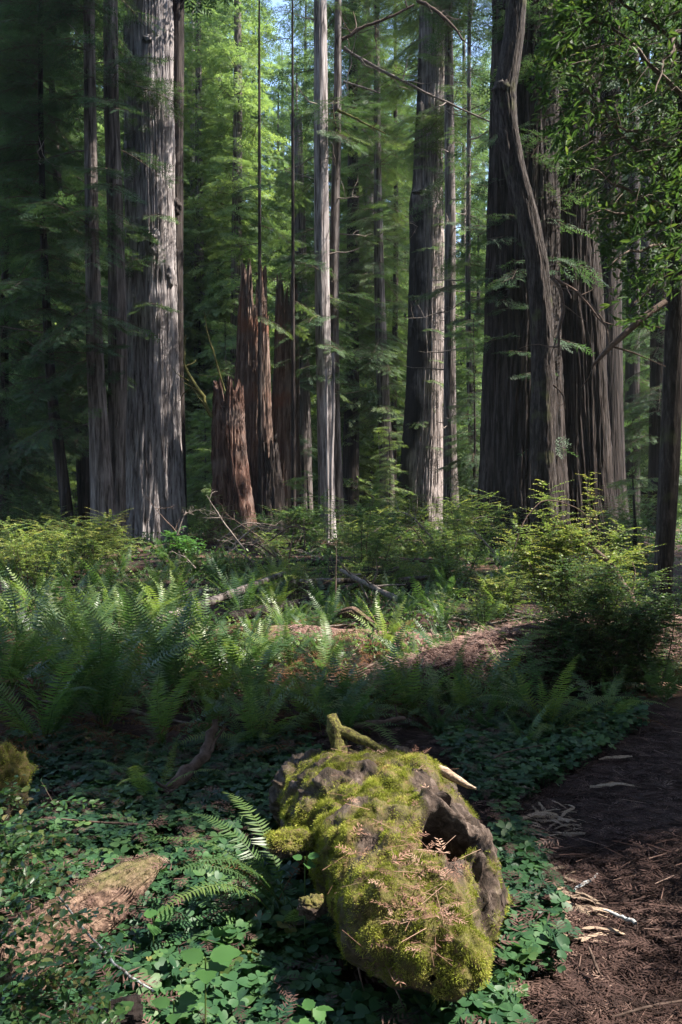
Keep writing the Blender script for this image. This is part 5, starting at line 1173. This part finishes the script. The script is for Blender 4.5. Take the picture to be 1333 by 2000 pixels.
# dead needles, twigs and sprays on the ground
def litter(n, x0, x1, y0, y1, l0, l1, polys, name, spr, lift=.006, dens=None):
    p = ground_pts(n, x0, x1, y0, y1, polys, dens); m = len(p); mb = MB()
    bar = np.array([[0, -.5, 0], [0, .5, 0], [1, .5, 0], [1, -.5, 0], [0, 0, .7], [1, 0, .7]]) * [1, .03, .03]
    BAR = (bar, np.array([[0, 3, 5, 4], [1, 4, 5, 2]]), None, np.zeros(6))
    az = rg.uniform(0, 2 * PI, m); d = np.stack([np.cos(az), np.sin(az), rg.normal(size=m) * .12], -1)
    mb.stamp(BAR, frames(d, np.array([[0, 0, 1.]]) + rvec(m, .1, rg)), p + [0, 0, lift], l0 + (l1 - l0) * rg.random(m) ** 2.5, np.clip(.4 + rg.normal(size=m) * .25, 0, 1))
    k = rg.random(m) < spr
    if k.any():
        Vs, Qs, Ts, tt = SPRAY_F[0]; az = rg.uniform(0, 2 * PI, k.sum()); d = np.stack([np.cos(az), np.sin(az), rg.normal(size=k.sum()) * .1], -1)
        mb.stamp((Vs / .34, Qs, Ts, tt), frames(d, np.array([[0, 0, 1.]]) + rvec(k.sum(), .15, rg)), p[k] + [0, 0, lift * 2], rg.uniform(.05, .12, k.sum()), np.clip(.4 + rg.normal(size=k.sum()) * .15, 0, 1))
    props(mb.build(name, M['duff']), kind='stuff')
full = [[(-100, 2300), (1450, 2300), (1450, 1150), (-100, 1150)]]
litter(26000, -.2, 2.4, 1.7, 6.5, .02, .13, [[(940, 2300), (1450, 2300), (1450, 1330), (1180, 1400), (980, 1560)]], 'needle_litter', .35)
litter(12000, -3, 1.2, 1.7, 8, .02, .16, full, 'forest_litter', .2)
litter(7000, -6, 6, 7, 14, .05, .3, full, 'twig_litter', .3)
fd = frond_mb(1., 14, -14, 24, 77, .1, .016, True); fdt = (np.concatenate(fd.v), np.concatenate([a for a, _ in fd.q]), np.concatenate([a for a, _ in fd.k]), np.concatenate(fd.t) - .5)
pd = ground_pts(900, -4, 2.4, 3.6, 9.5, [[(-200, 1560), (620, 1480), (760, 1400), (1000, 1380), (1000, 1230), (-200, 1230)]]); az = rg.uniform(0, 2 * PI, len(pd)); mb = MB()
mb.stamp(fdt, frames(np.stack([np.cos(az), np.sin(az), rg.uniform(-.05, .35, len(pd))], -1), np.array([[0, 0, 1.]]) + rvec(len(pd), .3, rg)), pd + [0, 0, .04], rg.uniform(.3, .75, len(pd)), .4 + rg.normal(size=len(pd)) * .2)
props(mb.build('dead_frond_litter', M['dead_fern']), kind='stuff')
litter(2600, -2.6, 1.0, 1.7, 6.5, .03, .16, full, 'fallen_sprays', .6, .07)
# needles lying on the log and on the fallen log
def on_surface(V, n, name, parent, base, l0, l1, sel, mat='duff_lit'):
    Pf = V.reshape(-1, 3)[sel(V).reshape(-1)]; p = Pf[rg.integers(0, len(Pf), n)] + [0, 0, .012]; mb = MB()
    az = rg.uniform(0, 2 * PI, n); d = np.stack([np.cos(az), np.sin(az), rg.normal(size=n) * .25], -1)
    Vs, Qs, Ts, tt = SPRAY_F[1]; mb.stamp((Vs / .34, Qs, Ts, tt), frames(d, np.array([[0, 0, 1.]]) + rvec(n, .25, rg)), p, rg.uniform(l0, l1, n), np.clip(.55 + rg.normal(size=n) * .18, 0, 1))
    bar = np.array([[0, -.5, 0], [0, .5, 0], [1, .5, 0], [1, -.5, 0], [0, 0, .7], [1, 0, .7]]) * [1, .014, .014]
    mb.stamp((bar, np.array([[0, 3, 5, 4], [1, 4, 5, 2]]), None, np.zeros(6)), frames(d[:, [1, 0, 2]], np.array([[0, 0, 1.]])), p + rvec(n, .02, rg) * [1, 1, 0], rg.uniform(l0, l1 * 1.5, n), np.clip(.65 + rg.normal(size=n) * .2, 0, 1))
    props(mb.build(name, M[mat], parent, base), kind='stuff')
M['duff_red'] = plain_mat('rust_dead_needles', [(0, (.03, .016, .012)), (.4, (.10, .05, .036)), (.7, (.19, .105, .075)), (1, (.30, .2, .15))], 30, use_tint=True)
on_surface(V, 240, 'dead_needle_sprays', logt, lbase, .025, .075, lambda W: (N_[..., 2] > .6) & (np.abs(W[..., 0] - .17) < .17) & (fbm(W * 5 + 60, 2) > -.02), 'duff_red')
on_surface(nlV, 2600, 'fallen_needle_cover', None, (0, 0, 0), .05, .13, lambda W: (W[..., 2] > np.quantile(W[..., 2], .55, axis=1)[:, None]))
on_surface(clV, 70, 'dead_needle_sprays', cl, (0, 0, 0), .025, .07, lambda W: (W[..., 2] > np.quantile(W[..., 2], .6, axis=1)[:, None]), 'duff')
for o in cl.children: o.matrix_parent_inverse = Matrix.Translation(cl.location).inverted()
# pale splinters beside the log
def splinter(seed):
    rg2 = np.random.default_rng(seed); n = 9; s = np.linspace(0, 1, n); mb = MB(); C = np.stack([s - .5, .05 * np.sin(s * 4 + seed), .06 * np.sin(s * PI)], -1)
    W = np.array([[1, .25], [.6, .55], [-.5, .5], [-1, -.1], [-.3, -.5], [.7, -.4]]) ; r = (.016 + .024 * np.sin(s * PI) ** .7) * rg2.uniform(.7, 1.3, n)
    Vv = C[:, None] + np.stack([np.zeros((n, 6)), r[:, None] * W[None, :, 0] * 1.5, r[:, None] * W[None, :, 1] * .8], -1) + rg2.normal(size=(n, 6, 3)) * .012
    i = np.arange(n - 1)[:, None] * 6; j = np.arange(6)[None]; j2 = (j + 1) % 6
    mb.add(Vv.reshape(-1, 3), np.stack([i + j, i + j2, i + 6 + j2, i + 6 + j], -1).reshape(-1, 4), [[0, 1, 2], [0, 2, 3], [0, 3, 5], [3, 4, 5]]); return mb.data('wood_splinter', M['chip'], flat=True)
SP = [splinter(i) for i in range(6)]
zone_ = [(1010, 1590), (1110, 1580), (1140, 1620), (1070, 1660), (1130, 1730), (1200, 1850), (1120, 1860), (1040, 1800), (1010, 1720), (1060, 1700), (1000, 1640)]
p = ground_pts(14000, .3, 1.5, 2.2, 4.5, [zone_])[:210]
for k, q in enumerate(p):
    o = child('wood_splinter', SP[k % 6], None, tuple(q + [0, 0, .014]), (rg.normal() * .3, rg.normal() * .18, rg.normal() * .7 - .5), float(.03 + .15 * rg.random() ** 2.2)); props(o, 'pale torn wood splinter strewn on the needles right of the log', 'splinter', 'pale wood splinters beside the log')
for lb_, a, s, rz in (('largest pale splintered wood piece right of the log hollow', (1045, 1612), .24, .35), ('pale pointed wood chip leaning up right of the largest splintered piece', (1110, 1598), .13, .9), ('long pale wood strip lying lowest among the splinters', (1150, 1800), .22, -.5), ('pale twisted bark flake lying alone on the upper path', (1203, 1492), .2, .1), ('thin pale wood sliver farther up the path', (1195, 1550), .22, -.4)):
    q = G(*a); o = child('wood_splinter', SP[int(s * 100) % 6], None, tuple(q + [0, 0, .025]), (.3, -.1, rz), s); props(o, lb_, 'splinter')
for k, (a, b) in enumerate((((905, 1580), (930, 1690)), ((830, 1490), (930, 1540)), ((905, 1610), (945, 1640)))):
    mb = MB(); mb.tube(branch_pts(P(*a, 2.85 if k != 1 else 3.25), P(*b, 2.75 if k != 1 else 3.05), 0, 8, k, .05), np.array([.004, .014, .018, .02, .018, .014, .01, .004]), 6); mb.build('torn_wood_strip', M['chip'], logt, lbase)

# ================================================================== AIR
hz = MB(); x0, x1, y0, y1, z0, z1 = -130., 130., -60., 260., -8., 62.
c = np.array([(x, y, z) for z in (z0, z1) for y in (y0, y1) for x in (x0, x1)])
hz.add(c, [[0, 2, 3, 1], [4, 5, 7, 6], [0, 1, 5, 4], [2, 6, 7, 3], [0, 4, 6, 2], [1, 3, 7, 5]])
m, t, N, L = nodes('forest_haze'); vp = N('ShaderNodeVolumePrincipled'[10:] if False else 'VolumePrincipled'); vp.inputs['Color'].default_value = (.8, .9, 1., 1); vp.inputs['Density'].default_value = .0003; vp.inputs['Anisotropy'].default_value = .3
o = N('OutputMaterial'); L(vp.outputs[0], o.inputs['Volume'])
props(hz.build('haze', m), kind='stuff')
cy.volume_bounces = 0
